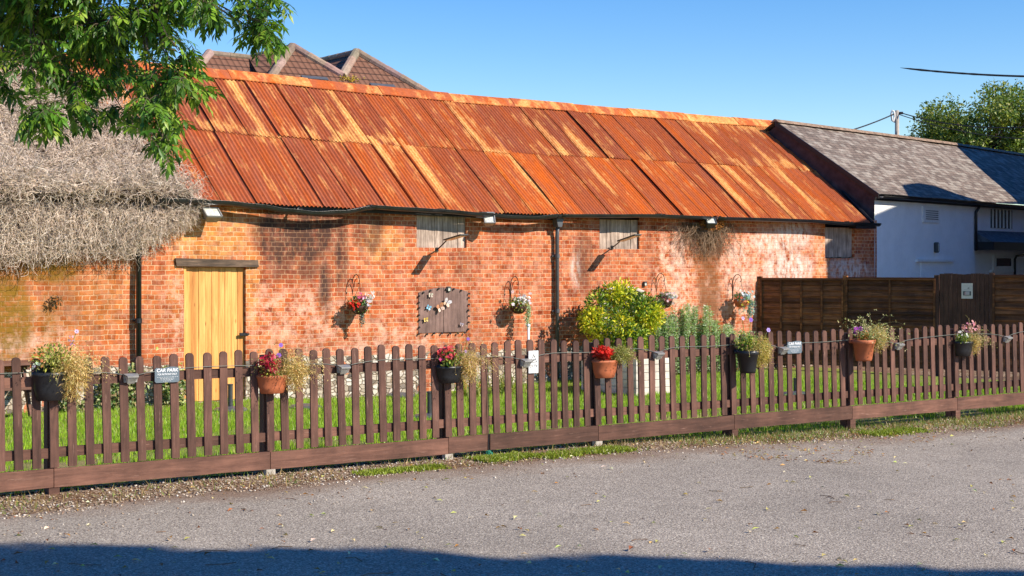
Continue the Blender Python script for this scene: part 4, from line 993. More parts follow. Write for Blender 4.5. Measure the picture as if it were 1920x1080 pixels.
o = mb.build('withered_leaves', M_DRY, None); put(o, (BW.ox, BW.oy, 0), BW.a); tag(o, 'bunch of withered orange leaves round the dark floodlight', 'climbing plant')

# ------------------------------------------------------------ dead creeper smothering the left end of the roof
TOP = [(-400, 90), (0, 104), (60, 130), (140, 162), (210, 190), (260, 240), (310, 298), (345, 345), (385, 384)]
LOW = [(-400, 500), (0, 492), (60, 488), (150, 476), (240, 480), (285, 458), (325, 425), (350, 396), (375, 384)]
def roofpt(s, v): return np.array([s, -.18+3.18*v, ze(s)+(zr(s)-ze(s))*v])
def surf_r(px, py):                        # pixel -> point on the roof slope, barn frame
    lo, hi = -.18, 3.0
    for _ in range(24):
        y = (lo+hi)/2; s, z = BW.px(px, py, y); v = (y+.18)/3.18
        if z > ze(s)+(zr(s)-ze(s))*v: lo = y
        else: hi = y
    return s, y, z
n_r = Vector((0, -.60, .80))
def thick(px, py): return .08+.14*sm(330, 376, py)*(1-sm(330, 380, px))+.18*(noise.noise(Vector((px*.013, py*.018, 3)))*.5+.5)+.09*noise.noise(Vector((px*.05, py*.05, 9)))
def st_roof(N):
    out = []
    while len(out) < N:
        px, py = rs.uniform(-260, 392), rs.uniform(85, 384)
        if py < lerp_tab(TOP, px)+rs.normal(0, 9): continue
        s, y, z = surf_r(px, py); e = 1-sm(0, 30, lerp_tab(TOP, px)+30-py)*.6; h = max(0, thick(px, py)*e*rs.uniform(.25, 1.1)); out.append((s, y-.6*h, z+.8*h))
    return np.array(out)
def st_wall(N):
    out = []
    while len(out) < N:
        px = rs.uniform(-260, 372); top = lerp_tab([(-400, 366), (0, 370), (380, 384)], px); low = lerp_tab(LOW, px)+13*noise.noise(Vector((px*.05, 2, 2)))+9*noise.noise(Vector((px*.21, 5, 2)))
        if low < top: continue
        py = top+(low-top)*rs.rand()**.9-4; h = .04+.26*rs.rand()*(1-.5*(py-top)/(low-top+1))*sm(-4, 22, py-top); s, z = BW.px(px, py, -h); out.append((s, -h-.03, z))
    return np.array(out)
def colt(N):
    k = rs.rand(N, 1); c = np.array([.74, .57, .45])*(1-k)+np.array([.98, .86, .74])*k; dk = rs.rand(N) < .18; c[dk] *= .45; return c
def dir_roof(P):
    N = len(P); d = np.c_[rs.normal(0, .8, N), rs.normal(-.3, .5, N), rs.normal(-.15, .5, N)]; return d/np.linalg.norm(d, axis=1, keepdims=True)
def dir_wall(P):
    N = len(P); d = np.c_[rs.normal(0, .42, N), rs.normal(-.05, .25, N), rs.normal(-.9, .35, N)]; return d/np.linalg.norm(d, axis=1, keepdims=True)
A = drytwigs(None, 15000, .062, 7, .0043, st_roof, dir_roof, colt, .60)
def st_hang(N):
    out = []
    while len(out) < N:
        px = rs.uniform(-260, 366); top = lerp_tab([(-400, 366), (0, 370), (380, 384)], px); low = lerp_tab(LOW, px)+13*noise.noise(Vector((px*.05, 2, 2)))
        py = top+(low-top)*rs.rand()*.72; h = .03+.20*rs.rand()*sm(-4, 20, py-top); s, z = BW.px(px, py, -h); out.append((s, -h-.03, z))
    return np.array(out)
D_ = drytwigs(None, 3400, .040, 9, .0042, st_hang, lambda P: np.c_[rs.normal(0, .22, len(P)), rs.normal(0, .12, len(P)), -np.ones(len(P))], colt, .24, lambda q: np.c_[q[:, 0], np.minimum(q[:, 1], -.02), q[:, 2]])
B = drytwigs(None, 6200, .050, 7, .0041, st_wall, dir_wall, colt, .50, lambda q: np.c_[q[:, 0], np.minimum(q[:, 1], -.02), q[:, 2]])
C_ = drytwigs(None, 240, .16, 8, .007, st_roof, dir_roof, lambda N: np.array([.42, .32, .22])*rs.uniform(.5, 1.2, (N, 1)), .3)
Vs, Qs, Cs, b = [], [], [], 0
for V, q, c in (A, B, C_, D_): Vs.append(V); Qs.append(q+b); Cs.append(c); b += len(V)
croot = thing('dead_creeper', 'huge grey-brown mat of dead creeper smothering the left end of the roof and wall', 'climbing plant', (BW.ox, BW.oy, 0), BW.a)
np_mesh('stems', np.vstack(Vs), np.vstack(Qs), np.vstack(Cs), M_DRY, croot)
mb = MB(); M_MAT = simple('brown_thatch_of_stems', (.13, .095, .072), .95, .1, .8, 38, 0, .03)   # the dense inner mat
pxs = fr_range(-300, 392, 7); N1 = 26
for i, px in enumerate(pxs):
    t0 = lerp_tab(TOP, px); e0 = 384 if px > 370 else lerp_tab([(-400, 366), (0, 370), (380, 384)], px)
    for k in range(N1+1):
        f = k/N1; py = t0+12+(e0-t0-12)*f if t0+12 < e0 else e0; s, y, z = surf_r(px, py)
        h = thick(px, py)*.42*sm(0, .2, f); mb.v.append((s, y-.6*h, z+.8*h)); mb.c.append((1, 1, 1))
    lw_ = lerp_tab(LOW, px)-8
    for k in range(1, 11):
        f = k/10; py = e0+max(0, lw_-e0)*f; h = .01+(.15+.05*noise.noise(Vector((px*.03, py*.03, 1))))*(1-f**3*.9)*sm(.05, .35, f); s, z = BW.px(px, py, -h); mb.v.append((s, -h, z)); mb.c.append((1, 1, 1))
nn = N1+11
for i in range(len(pxs)-1):
    for k in range(nn-1): a = i*nn+k; mb.f.append([a, a+1, a+nn+1, a+nn]); mb.m.append(0)
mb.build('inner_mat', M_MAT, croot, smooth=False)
# ------------------------------------------------------------ picket fence
J = [FF.px(x, 880, -.03)[0] for x in (101, 507, 841, 1122, 1377, 1598, 1795)]
bay = (J[-1]-J[0])/6
J = [J[0]-bay]+J+[J[-1]+bay]
fence = thing('picket_fence', 'long brown stained picket fence with round topped pickets beside the car park', 'fence', (FF.ox, FF.oy, 0), FF.a)
def picket_mesh(h, w_, sh, r_):
    mb = MB(); out = [(-w_/2, .212), (w_/2, .212)]; zt = h-w_*.42
    out += [(w_/2*math.cos(t), zt+w_*.42*math.sin(t)) for t in [i*math.pi/8 for i in range(9)]]
    out = [(x-(z-.21)*sh+.002*noise.noise(Vector((x*9, z*5, r_))), z) for x, z in out]
    mb.prism(out, -.022, -.001); return mb
lead = None; pid = 0
for b in range(8):
    for k in range(13):
        s = J[b]+(J[b+1]-J[b])*(k/13)+.012
        if s < FF.px(-12, 880)[0] or pid >= 100 or s > 9.0: continue
        sh = .016+.006*b*.5+rnd.uniform(-.011, .011)
        mb = picket_mesh(1.118+rnd.uniform(-.010, .010)+.008*math.sin(k*.7+b), .072+rnd.uniform(-.002, .002), sh, pid)
        p = mb.build('picket', M_PICKET, fence); p.location = (s, rnd.uniform(-.002, .002), 0); pid += 1
for b in range(8):
    s0, s1 = J[b], J[b+1]
    for z in (.335, .925):
        mb = MB(); mb.box(((s0+s1)/2, .018, z+rnd.uniform(-.006, .006)), (s1-s0-.03, .034, .082), Matrix.Rotation(rnd.uniform(-.003, .003), 3, 'Y')); mb.build('rail', M_RAIL, fence)
    mb = MB(); dz = [0, .0, -.004, .003, 0, .002, -.003, 0, 0][b]
    spl = [(s0+.003, s1-.003)] if b != 3 else [(s0+.003, FF.px(914, 870)[0]-.003), (FF.px(916, 870)[0], s1-.003)]
    for a, c in spl:
        mb = MB(); n_ = 8; pts = [(a+(c-a)*i/n_, .048+dz+.004*noise.noise(Vector((a+i, 3, 3)))) for i in range(n_+1)]; top = [(x, .204+dz+.002*noise.noise(Vector((x*2, 1, 1)))) for x, z in pts][::-1]
        mb.prism(pts+top, -.032, -.006); mb.build('gravel_board', M_RAIL, fence)
for b in range(9):
    mb = MB(); mb.box((J[b]+.010, .088, .50), (.085, .10, 1.14), bev=.004); p = mb.build('post', M_PICKET, fence)
    m2 = MB(); m2.box((J[b]+.0, -.012, -.02), (.088, .06, .13)); m2.build('post_foot', M_CONC if b in (2, 3, 4) else M_RAIL, p)

def fpt(px, py, y=-.03): s, z = FF.px(px, py, y); return FF.w(s, y, z)
# cable strung from light to light
LI = [(-150, 716), (244, 707), (642, 690), (984, 678), (1232, 664), (1466, 655), (1683, 647), (1886, 634), (2050, 628)]
cr = thing('lighting_cable', 'thin grey-green cable strung along the top of the picket fence', 'cable', (FF.ox, FF.oy, 0), FF.a)
LO = 0
for i in range(len(LI)-1):
    (xa, ya), (xb, yb) = LI[i], LI[i+1]; pts = []
    for k in range(15):
        t = k/14; px = xa+(xb-xa)*t; py = ya+(yb-ya)*t-12+10*abs(2*t-1)**6+2.2*math.sin(t*math.pi*3+i)*(.3+.4*math.sin(i*1.7)**2); s, z = FF.px(px, py, -.032); pts.append((s, -.032-.006*math.sin(k*1.3), z))
    mb = MB(); mb.tube(pts, .0032, 5); mb.build('cable_run', M_CABLE, cr, smooth=True)
mb = MB(); mb.tube([(FF.px(x, y, -.04)[0], -.04, FF.px(x, y, -.04)[1]) for x, y in [(913, 668), (914, 690), (917, 720), (916, 760), (917, 800), (916, 846)]], .004, 5, (.1, .2, .14))
o = mb.build('electric_cord', M_DARKCABLE); put(o, (FF.ox, FF.oy, 0), FF.a); tag(o, 'thin dark cord hanging down the fence to the tarmac between two cut gravel boards', 'cord')
mb = MB()
for _ in range(26):
    c_ = FF.px(917, 851, -.07); pts = [Vector((c_[0], -.07, c_[1]))+rdir()*.035 for _2 in range(4)]; mb.tube(pts, .003, 4, (.03, .30, .20))
o = mb.build('green_twine', M_PAINT); put(o, (FF.ox, FF.oy, 0), FF.a); tag(o, 'small tangle of green twine on the ground at the foot of the fence', 'twine')
# fence lights
def fence_light(px, py, label, tilt):
    t = thing('fence_light', label, 'light', fpt(px, py, -.03), FF.a, 'small wedge shaped lights along the picket fence')
    a, b, d = .062, .045, .075; h1, h2 = .035, -.052
    mb = MB(); mb.prism([(-.058, h2+.012), (.058, h2+.012), (.064, h1), (-.064, h1)], -.012, .004)
    mb.add([(-.064, -.012, h1), (.064, -.012, h1), (.05, -d, h1-.018), (-.05, -d, h1-.018), (-.06, -.012, h1-.012), (.06, -.012, h1-.012), (.046, -d, h1-.030), (-.046, -d, h1-.030)],
           [[0, 1, 2, 3][::-1], [4, 5, 6, 7], [0, 4, 7, 3], [1, 2, 6, 5], [2, 3, 7, 6]])
    mb.build('housing', M_LAMPBODY, t)
    g = MB(); g.add([(-.055, -.013, h1-.012), (.055, -.013, h1-.012), (.043, -d+.003, h1-.030), (-.043, -d+.003, h1-.030), (-.03, -.013, h2), (.03, -.013, h2)],
        [[3, 2, 5, 4], [0, 3, 4], [1, 5, 2], [0, 4, 5, 1]]); g.build('glass', M_GLASS, t)
LL = ['beside the large black planter and the first CAR PARK sign', 'first right of the leftmost terracotta planter', 'touching the white warning sign', 'right of the wide terracotta planter', 'beside the second CAR PARK sign', 'right of the round terracotta pot', 'rightmost one, beyond the pink flowered planter']
for i, (x, y) in enumerate(LI[1:8]): fence_light(x, y+1, 'wedge light on fence, '+LL[i], i % 3)
# signs
def text_mesh(mb, txt, size, x, z, y, bold=0, shear=0, align='CENTER', sx=1.0):
    cu = bpy.data.curves.new('t', 'FONT'); cu.body = txt; cu.size = size; cu.align_x = align; cu.offset = bold; cu.shear = shear; cu.resolution_u = 3
    ob = bpy.data.objects.new('t', cu); C.objects.link(ob); dg = bpy.context.evaluated_depsgraph_get(); me = bpy.data.meshes.new_from_object(ob.evaluated_get(dg))
    b = len(mb.v); mb.add([(x+v.co.x*sx, y, z+v.co.y) for v in me.vertices], [list(p.vertices) for p in me.polygons])
    bpy.data.objects.remove(ob); bpy.data.curves.remove(cu); bpy.data.meshes.remove(me)
def carpark(px0, py0, px1, py1, label):
    a, b = FF.px(px0, py0, -.035), FF.px(px1, py1, -.035); w_, h_ = b[0]-a[0], a[1]-b[1]
    t = thing('car_park_sign', label, 'sign', FF.w((a[0]+b[0])/2, -.035, (a[1]+b[1])/2), FF.a, 'CAR PARK signs on the fence')
    mb = MB(); W, H = w_/2, h_/2; c_ = .012
    out = [(-W+c_, -H), (W-c_, -H), (W, -H+c_), (W, H-c_*1.6)]+[(W-c_*1.2-(2*W-2.4*c_)*i/6, H-.004+.006*math.sin(i*1.05)) for i in range(7)]+[(-W, H-c_*1.6), (-W, -H+c_)]
    mb.prism(out, -.004, .006); mb.build('panel', M_SLATE_SIGN, t)
    m = MB(); text_mesh(m, 'CAR PARK', h_*.31, 0, h_*.19, -.0065, .0007, .15, sx=w_*.86/(h_*.31*4.6)); text_mesh(m, 'FOR PATRONS ONLY', h_*.17, 0, -h_*.02, -.0065, .0003, 0, sx=w_*.74/(h_*.17*9.0))
    r_ = random.Random(3)
    for k, ww in enumerate((.82, .60, .55, .36)):
        x = -w_*ww/2
        while x < w_*ww/2-.006:
            l = r_.uniform(.008, .022); m.box((x+l/2, -.0065, -h_*(.15+.085*k)), (l, .001, h_*.016)); x += l+.006
    m.build('lettering', M_LETTER, t)
carpark(290, 689, 336, 716, 'slate grey CAR PARK sign with white lettering on the left half of the fence')
carpark(1476, 640, 1503, 662, 'smaller slate grey CAR PARK sign towards the right end of the fence')
a, b = FF.px(991, 658, -.035), FF.px(1009, 699, -.035); w_, h_ = b[0]-a[0], a[1]-b[1]
t = thing('cctv_sign', 'white CCTV warning sign with a black triangle on the fence', 'sign', FF.w((a[0]+b[0])/2, -.035, (a[1]+b[1])/2), FF.a)
mb = MB(); mb.prism([(-w_/2, -h_/2), (w_/2, -h_/2), (w_/2, h_/2), (-w_/2, h_/2)], -.004, .004); mb.build('panel', M_WHITE, t)
mb = MB(); T = [Vector((0, 0, h_*.36)), Vector((-w_*.36, 0, -h_*.02)), Vector((w_*.36, 0, -h_*.02))]; cc = (T[0]+T[1]+T[2])/3
for i in range(3):
    A_, B_ = T[i], T[(i+1) % 3]; ai, bi = cc+(A_-cc)*.80, cc+(B_-cc)*.80; mb.add([(p.x, -.0062, p.z) for p in (A_, B_, bi, ai)], [[0, 1, 2, 3]])
mb.box((cc.x-.002, -.0062, cc.z-.004), (.026, .001, .012)); mb.box((cc.x+.014, -.0062, cc.z-.002), (.008, .001, .007)); mb.box((cc.x-.010, -.0062, cc.z-.013), (.006, .001, .009))
text_mesh(mb, 'CCTV', h_*.17, 0, -h_*.24, -.0062, .0006)
for k in range(2): mb.box((0, -.0062, -h_*(.33+.06*k)), (w_*.6, .001, .0018))
mb.build('pictogram', M_INK, t)

# ------------------------------------------------------------ planters on the fence
def planter(px, py, kind, wd, ht, mat, label, plants):
    rim = fpt(px, py, -.05); root = thing('fence_planter', label, 'planter', rim, FF.a, 'flower planters hung on the picket fence')
    mb = MB(); R_ = wd/2
    if kind == 'half':
        prof = [(R_*.66, -ht), (R_*.74, -ht*.97), (R_*.86, -ht*.62), (R_*.97, -ht*.16), (R_*1.0, -ht*.14), (R_*1.03, 0), (R_*.95, 0), (R_*.90, -ht*.1), (R_*.6, -ht*.5)]
        mb.lathe(prof, 16, (1, .72), half=True)
        mb.prism([(R_*1.0, 0), (R_*.93, -ht*.2), (R_*.86, -ht*.62), (R_*.68, -ht), (-R_*.68, -ht), (-R_*.86, -ht*.62), (-R_*.93, -ht*.2), (-R_*1.0, 0), (-R_*.55, .035), (0, .06), (R_*.55, .035)], -.002, .010)
        mb.add([(R_*.66*math.cos(math.pi+math.pi*i/8), R_*.66*.72*math.sin(math.pi+math.pi*i/8), -ht) for i in range(9)], [list(range(9))]); cy = -R_*.32; sy = .3
    else:
        prof = [(.001, -ht), (R_*.68, -ht), (R_*.72, -ht*.9), (R_*.93, -ht*.2), (R_*1.0, -ht*.18), (R_*1.03, 0), (R_*.95, 0), (R_*.9, -ht*.1), (.001, -ht*.16)]
        mb.lathe(prof, 22, (1, 1), (0, -R_*.95, 0)); mb.box((0, .005, -.02), (wd*.7, .03, .05)); cy = -R_*.95; sy = .8
    mb.build('pot', mat, root, smooth=True)
    m = MB(); m.lathe([(.001, -ht*.12), (R_*.88, -ht*.14)], 14, (1, .65 if kind == 'half' else 1), (0, 0 if kind == 'half' else cy, 0), half=kind == 'half'); m.build('compost', M_SOIL, root)
    f = MB(); g = MB()
    for pl in plants:
        k = pl[0]
        if k == 'wisp': _, dx, n_, L_, cols, bx, head = pl; wisps(f, (dx, cy, -.02), n_, L_, .035, cols, .55, .75, .8, .0045, (bx, -.15, 0), head)
        elif k == 'fuzz': _, dx, dz, rx, rz, n_, cols = pl; rx *= 1.12; rz *= 1.08; clump(f, (dx, cy, dz), (rx, .09, rz), n_, .034, .008, cols, .3, .3, .1); clump(f, (dx, cy, dz), (rx*1.1, .1, rz*1.1), n_//3, .05, .004, cols, .2, .8, .3)
        elif k == 'leafy': _, dx, dz, rx, rz, n_, cols, L_ = pl; clump(f, (dx, cy, dz), (rx, .09, rz), n_, L_, L_*.42, cols, -.1, .6, .2)
        elif k == 'fl': 
            _, dx, dz, rx, rz, n_, c_, r_ = pl
            g = MB()
            for _ in range(int(n_*.7)):
                d = rdir(); petals(g, (dx+d.x*rx*rnd.random()**.4, cy+d.y*.08-.02, dz+d.z*rz*rnd.random()**.4), r_*rnd.uniform(.6, 1.1), jit(c_, .3), Vector((.1, -1, .4))+rdir()*1.1, eye=(.5, .4, .1) if r_ > .025 else None)
            g.build('flower_cluster', M_PETAL, root)
        elif k == 'stalk':
            _, dx, dz, h_, c_ = pl; g = MB(); f.tube([(dx*.4, cy, 0), (dx*.8, cy-.02, dz*.6), (dx, cy-.02, dz)], .003, 4, (.22, .26, .06)); petals(g, (dx, cy-.03, dz), h_, c_, Vector((-.2, -1, .25)), 6, (.25, .1, .3)); g.build('flower', M_PETAL, root)
    f.build('foliage', M_LEAF, root)
RED, PINK, PUR, CRIM = (.62, .02, .02), (.70, .14, .22), (.28, .13, .55), (.45, .02, .05)
planter(95, 697, 'half', .31, .235, M_BLACK, 'large black planter with straw coloured grass and white flowers, first on the left', [('fuzz', .17, -.03, .13, .20, 2600, TAN), ('wisp', .10, 120, .42, TAN, .35, (1, .02)), ('leafy', -.0, .12, .16, .12, 520, YG+OLIVE, .04), ('wisp', .02, 26, .34, OLIVE, .2, (2, .02)), ('fl', -.14, .06, .05, .03, 12, (.75, .73, .68), .016), ('fl', .155, .26, .02, .05, 16, (.62, .35, .55), .013), ('stalk', .19, .33, .02, (.6, .55, .7))])
planter(510, 703, 'half', .30, .165, M_TERRA, 'terracotta planter of crimson flowers and straw grass left of centre', [('fuzz', .20, .02, .12, .17, 2000, TAN), ('wisp', .12, 110, .44, TAN, .4, (1, .02)), ('leafy', -.05, .08, .12, .10, 260, [(.35, .04, .04), (.5, .2, .1), (.3, .25, .05)], .04), ('fl', -.06, .12, .10, .10, 120, CRIM, .020), ('fl', -.03, .10, .10, .10, 40, PINK, .018), ('leafy', -.03, .01, .12, .03, 120, YG, .03), ('stalk', .05, .27, .022, PUR), ('stalk', .03, .18, .024, PUR), ('wisp', -.02, 24, .34, OLIVE, .1, (1, .02))])
planter(842, 686, 'half', .30, .165, M_BLACK, 'black planter of bright pink and red flowers in front of the arched shutter', [('fuzz', .19, -.01, .10, .15, 1500, TAN), ('wisp', .13, 110, .46, TAN, .3, (1, .02)), ('leafy', -.02, .07, .11, .09, 300, YG+GRN, .05), ('fl', -.06, .13, .10, .08, 60, (.68, .08, .08), .021), ('fl', -.06, .12, .12, .09, 34, (.72, .08, .22), .022), ('wisp', .08, 30, .40, [(.5, .28, .16), (.45, .3, .3)], .1, (1, .02)), ('stalk', .17, .26, .018, PUR), ('stalk', .14, .14, .016, (.5, .3, .5))])
planter(1133, 675, 'half', .32, .185, M_TERRA, 'wide terracotta planter of scarlet leaves below the round shrub', [('fl', -.07, .09, .10, .06, 130, (.70, .035, .02), .024), ('leafy', -.06, .08, .11, .06, 260, [(.6, .04, .02), (.5, .03, .02)], .045), ('fuzz', .17, .06, .14, .085, 1700, OLIVE+[(.5, .45, .16)]), ('wisp', .08, 60, .28, OLIVE, .45, (2, .02))])
planter(1388, 656, 'round', .25, .25, M_BLACK, 'tall round black planter with golden grass and violet flowers', [('fuzz', .21, -.02, .12, .17, 2200, [(.62, .46, .12), (.55, .42, .10), (.42, .40, .10)]), ('leafy', -.02, .08, .12, .10, 360, YG+GRN, .05), ('wisp', .0, 70, .38, OLIVE+TAN, .25, (1, .02)), ('stalk', .02, .34, .028, PUR), ('stalk', -.10, .36, .024, (.55, .4, .6)), ('stalk', .29, .22, .028, (.40, .32, .65)), ('fl', -.08, .07, .04, .03, 8, (.6, .3, .3), .018)])
planter(1604, 636, 'round', .27, .25, M_TERRA, 'round terracotta pot of purple petunias and pale feathery stems', [('fuzz', .24, .02, .13, .16, 1900, TAN+OLIVE), ('wisp', .10, 60, .46, [(.52, .50, .20), (.62, .56, .28)], .45, (3, .025)), ('wisp', .0, 16, .42, [(.50, .50, .22)], .2, (3, .025)), ('leafy', .0, .04, .12, .05, 240, GRN+[(.45, .16, .05)], .035), ('fl', -.10, .11, .03, .04, 10, (.38, .06, .42), .034), ('fl', .03, .06, .08, .04, 22, (.60, .18, .05), .018)])
planter(1805, 640, 'half', .31, .185, M_BLACK, 'black planter of pale pink flowers at the right end of the fence', [('wisp', .06, 90, .34, [(.45, .40, .14), (.55, .45, .2)], .3, (1, .02)), ('leafy', -.06, .04, .12, .06, 300, YG+GRN, .035), ('fl', -.10, .08, .06, .07, 26, (.75, .72, .66), .018), ('fl', .08, .18, .16, .09, 66, (.72, .32, .36), .021), ('fuzz', .16, -.04, .07, .12, 700, TAN)])

# ------------------------------------------------------------ things standing in the garden
def ground_thing(px, py, nm, label, cat, z=None, group=None):
    zz = -.2
    for _ in range(4): p = gpx(px, py, zz); zz = gz(p.x, p.y)
    return thing(nm, label, cat, (p.x, p.y, zz), BW.a, group), p, zz
def bollard(px, py, h, label, base=True):
    t, p, z = ground_thing(px, py, 'parasol_base', label, 'base', None, 'parasol bases on the lawn')
    mb = MB(); mb.lathe([(.001, 0), (.25, 0), (.25, .03), (.20, .055), (.05, .075), (.001, .075)], 24); mb.build('foot', M_GREYMETAL, t, smooth=False)
    if h: m = MB(); m.tube([(0, 0, .05), (0, 0, h)], .036, 12); m.tube([(0, 0, h), (0, 0, h+.02)], .040, 12); m.build('tube', M_DARKLAMP, t)
bollard(432, 771, .38, 'dark parasol base with upright tube in front of the golden door')
bollard(806, 786, .34, 'dark parasol base with upright tube behind the pink flowered black planter')
bollard(572, 766, 0, 'flat grey parasol foot on the lawn right of the golden door')
bollard(752, 744, 0, 'flat grey parasol foot on the lawn nearest the barn wall')
bollard(1492, 742, .26, 'dark parasol base with short tube in front of the dark panel fence')
t, p, z = ground_thing(991, 772, 'marker_pole', 'slim white pole with a dark lower half standing behind the white warning sign', 'pole')
top = CZ-(608-HY)/F*p.y-z; mb = MB(); mb.tube([(0, 0, top*.45), (0, 0, top-.03)], .016, 10); mb.lathe([(.001, top+.01), (.026, top-.01), (.026, top-.035), (.001, top-.05)], 12); mb.build('shaft', M_WHITE, t, smooth=True)
mb = MB(); mb.tube([(0, 0, 0), (0, 0, top*.46)], .024, 10); mb.build('sleeve', M_BLACK, t, smooth=True)
# whitewashed raised bed
t, p, z = ground_thing(1193, 743, 'raised_bed', 'box shaped raised bed of whitewashed boards behind the fence', 'raised bed')
mb = MB(); L_, D_, H_ = .80, 1.45, .63; nb = 5
for k in range(nb):
    z0_, z1_ = H_*k/nb+.004, H_*(k+1)/nb-.004
    for c_, d_ in (((L_/2, .015, 0), (L_, .03, 0)), ((L_/2, D_-.015, 0), (L_, .03, 0)), ((.015, D_/2, 0), (.03, D_-.064, 0)), ((L_-.015, D_/2, 0), (.03, D_-.064, 0))): mb.box((c_[0], c_[1], (z0_+z1_)/2), (d_[0], d_[1], z1_-z0_))
mb.build('boards', M_WHITEBOARD, t); mb = MB(); mb.box((L_/2, D_/2, H_-.08), (L_-.07, D_-.07, .04)); s_ = mb.build('soil', M_SOIL, t)
for x_, y_ in ((.06, .06), (L_-.06, .06), (.06, D_-.06), (L_-.06, D_-.06)): m = MB(); m.box((x_, y_, H_/2), (.05, .05, H_+.03)); m.build('corner_post', M_WHITEBOARD, t)
mb = MB(); clump(mb, (L_*.5, D_*.5, H_+.02), (.34, .6, .10), 520, .05, .02, GRN+YG, -.2)
o = mb.build('bedding_plants', M_LEAF); put(o, (p.x, p.y, z), BW.a); tag(o, 'low green bedding plants growing in the whitewashed raised bed', 'plants')
# picnic table at the left edge
t, p, z = ground_thing(-40, 782, 'picnic_table', 'brown wooden picnic table behind the left end of the fence', 'table'); M3 = lambda a: Matrix.Rotation(a, 3, 'Y')
mb = MB()
for k in range(5): mb.box((0, -.32+.16*k, .75), (1.5, .145, .035))
mb.build('tabletop', M_TABLE, t)
for sy in (-1, 1):
    mb = MB(); mb.box((0, sy*.70-.07, .44), (1.5, .135, .035)); mb.box((0, sy*.70+.08, .44), (1.5, .135, .035)); mb.build('bench', M_TABLE, t)
for sx_ in (-.55, .55):
    mb = MB()
    for sy in (-1, 1): mb.box((sx_, sy*.40, .365), (.04, .09, .83), Matrix.Rotation(sy*.50, 3, 'X'))
    mb.box((sx_+.042, 0, .40), (.04, 1.5, .09)); mb.box((sx_+.042, 0, .70), (.04, .72, .07)); mb.build('leg_frame', M_TABLE, t)

# ------------------------------------------------------------ tall dark panel fence
tall = thing('panel_fence', 'tall dark brown overlap panel fence running out from the barn', 'fence', (TF.ox, TF.oy, 0), TF.a)
PX = [1425, 1585, 1757, 1860, 2060]; PS = [TF.px(x, 560)[0] for x in PX]; TZ = [1.62, 1.64, 1.66, 1.70, 1.70]; GB = -.16
def overlap(s0, s1, z0, z1, vert):
    mb = MB(); n_ = 15; h_ = (z1-z0)/n_
    for k in range(n_):
        zb = z0+k*h_; wv = [.008*noise.noise(Vector((s0+i*.9, k*1.7, 2))) for i in range(7)]
        for i in range(6):
            a = s0+(s1-s0)*i/6; b = s0+(s1-s0)*(i+1)/6
            mb.add([(a, -.040, zb+wv[i]), (b, -.040, zb+wv[i+1]), (b, .002, zb+h_+.012+wv[i+1]), (a, .002, zb+h_+.012+wv[i]), (a, -.026, zb+wv[i]-.002), (b, -.026, zb+wv[i+1]-.002), (b, .01, zb+h_+.012), (a, .01, zb+h_+.012)], [[0, 1, 2, 3], [4, 7, 6, 5], [0, 4, 5, 1], [3, 2, 6, 7]])
    return mb
for i in (0, 1, 3):
    s0, s1 = PS[i]+.04, PS[i+1]-.04; z1 = TZ[i]-.03; pn = overlap(s0, s1, GB+.05, z1, 4).build('overlap_panel', M_PANEL, tall)
    mb = MB(); nb_ = 4 if i == 0 else 2
    for k in range(nb_+1): mb.box((s0+(s1-s0)*k/nb_, -.052, (GB+z1)/2+.03), (.035, .028, z1-GB-.06))
    mb.box(((s0+s1)/2, -.054, z1-.015), (s1-s0, .034, .03)); mb.build('batten', M_PANEL, pn)
    mb = MB(); mb.box(((s0+s1)/2, -.01, z1+.012), (s1-s0+.02, .07, .02)); mb.build('capping', M_PANEL, tall)
s0, s1 = PS[2]+.05, PS[3]-.05; gt = MB(); n_ = 11; dd = (s1-s0)/n_
for k in range(n_): gt.box((s0+dd*(k+.5), -.01, (GB+1.70)/2+.03), (dd-.006, .022+.006*(k % 2), 1.70-GB-.05+.02*math.sin(k)))
g_ = gt.build('gate', M_PANELV, tall); m = MB(); m.box(((s0+s1)/2, .02, .2), (s1-s0, .03, .09)); m.box(((s0+s1)/2, .02, 1.35), (s1-s0, .03, .09)); m.build('gate_rail', M_PANELV, g_)
for i, s in enumerate(PS):
    mb = MB(); mb.box((s, 0, (GB-.1+TZ[i]+.02)/2), (.085, .085, TZ[i]+.02-GB+.1)); mb.build('post', M_PANEL if i < 2 else M_PANELV, tall)
a, b = TF.px(1803, 531, -.04), TF.px(1824, 560, -.04); w_, h_ = b[0]-a[0], a[1]-b[1]
t = thing('gate_notice', 'small white notice with a dark picture panel on the dark wooden gate', 'sign', TF.w((a[0]+b[0])/2, -.045, (a[1]+b[1])/2), TF.a)
mb = MB(); mb.box((0, 0, 0), (w_, .012, h_)); mb.build('panel', simple('cream_board', (.66, .62, .54), .6, .3, .08), t)
mb = MB(); mb.box((.0, -.0075, -h_*.16), (w_*.72, .002, h_*.28), None, (.10, .11, .10)); mb.box((w_*.04, -.0095, -h_*.15), (w_*.36, .002, h_*.22), None, (.50, .46, .44)); mb.box((-w_*.16, -.0095, -h_*.17), (w_*.12, .002, h_*.2), None, (.55, .34, .34))
mb.add([(w_*.02, -.0075, h_*.18), (w_*.12, -.0075, h_*.215), (w_*.24, -.0075, h_*.19), (w_*.12, -.0075, h_*.155)], [[0, 1, 2, 3]], (.05, .06, .06)); mb.box((0, -.0075, h_*.07), (w_*.5, .002, h_*.015), None, (.3, .32, .3)); mb.build('print', M_PAINT, t)
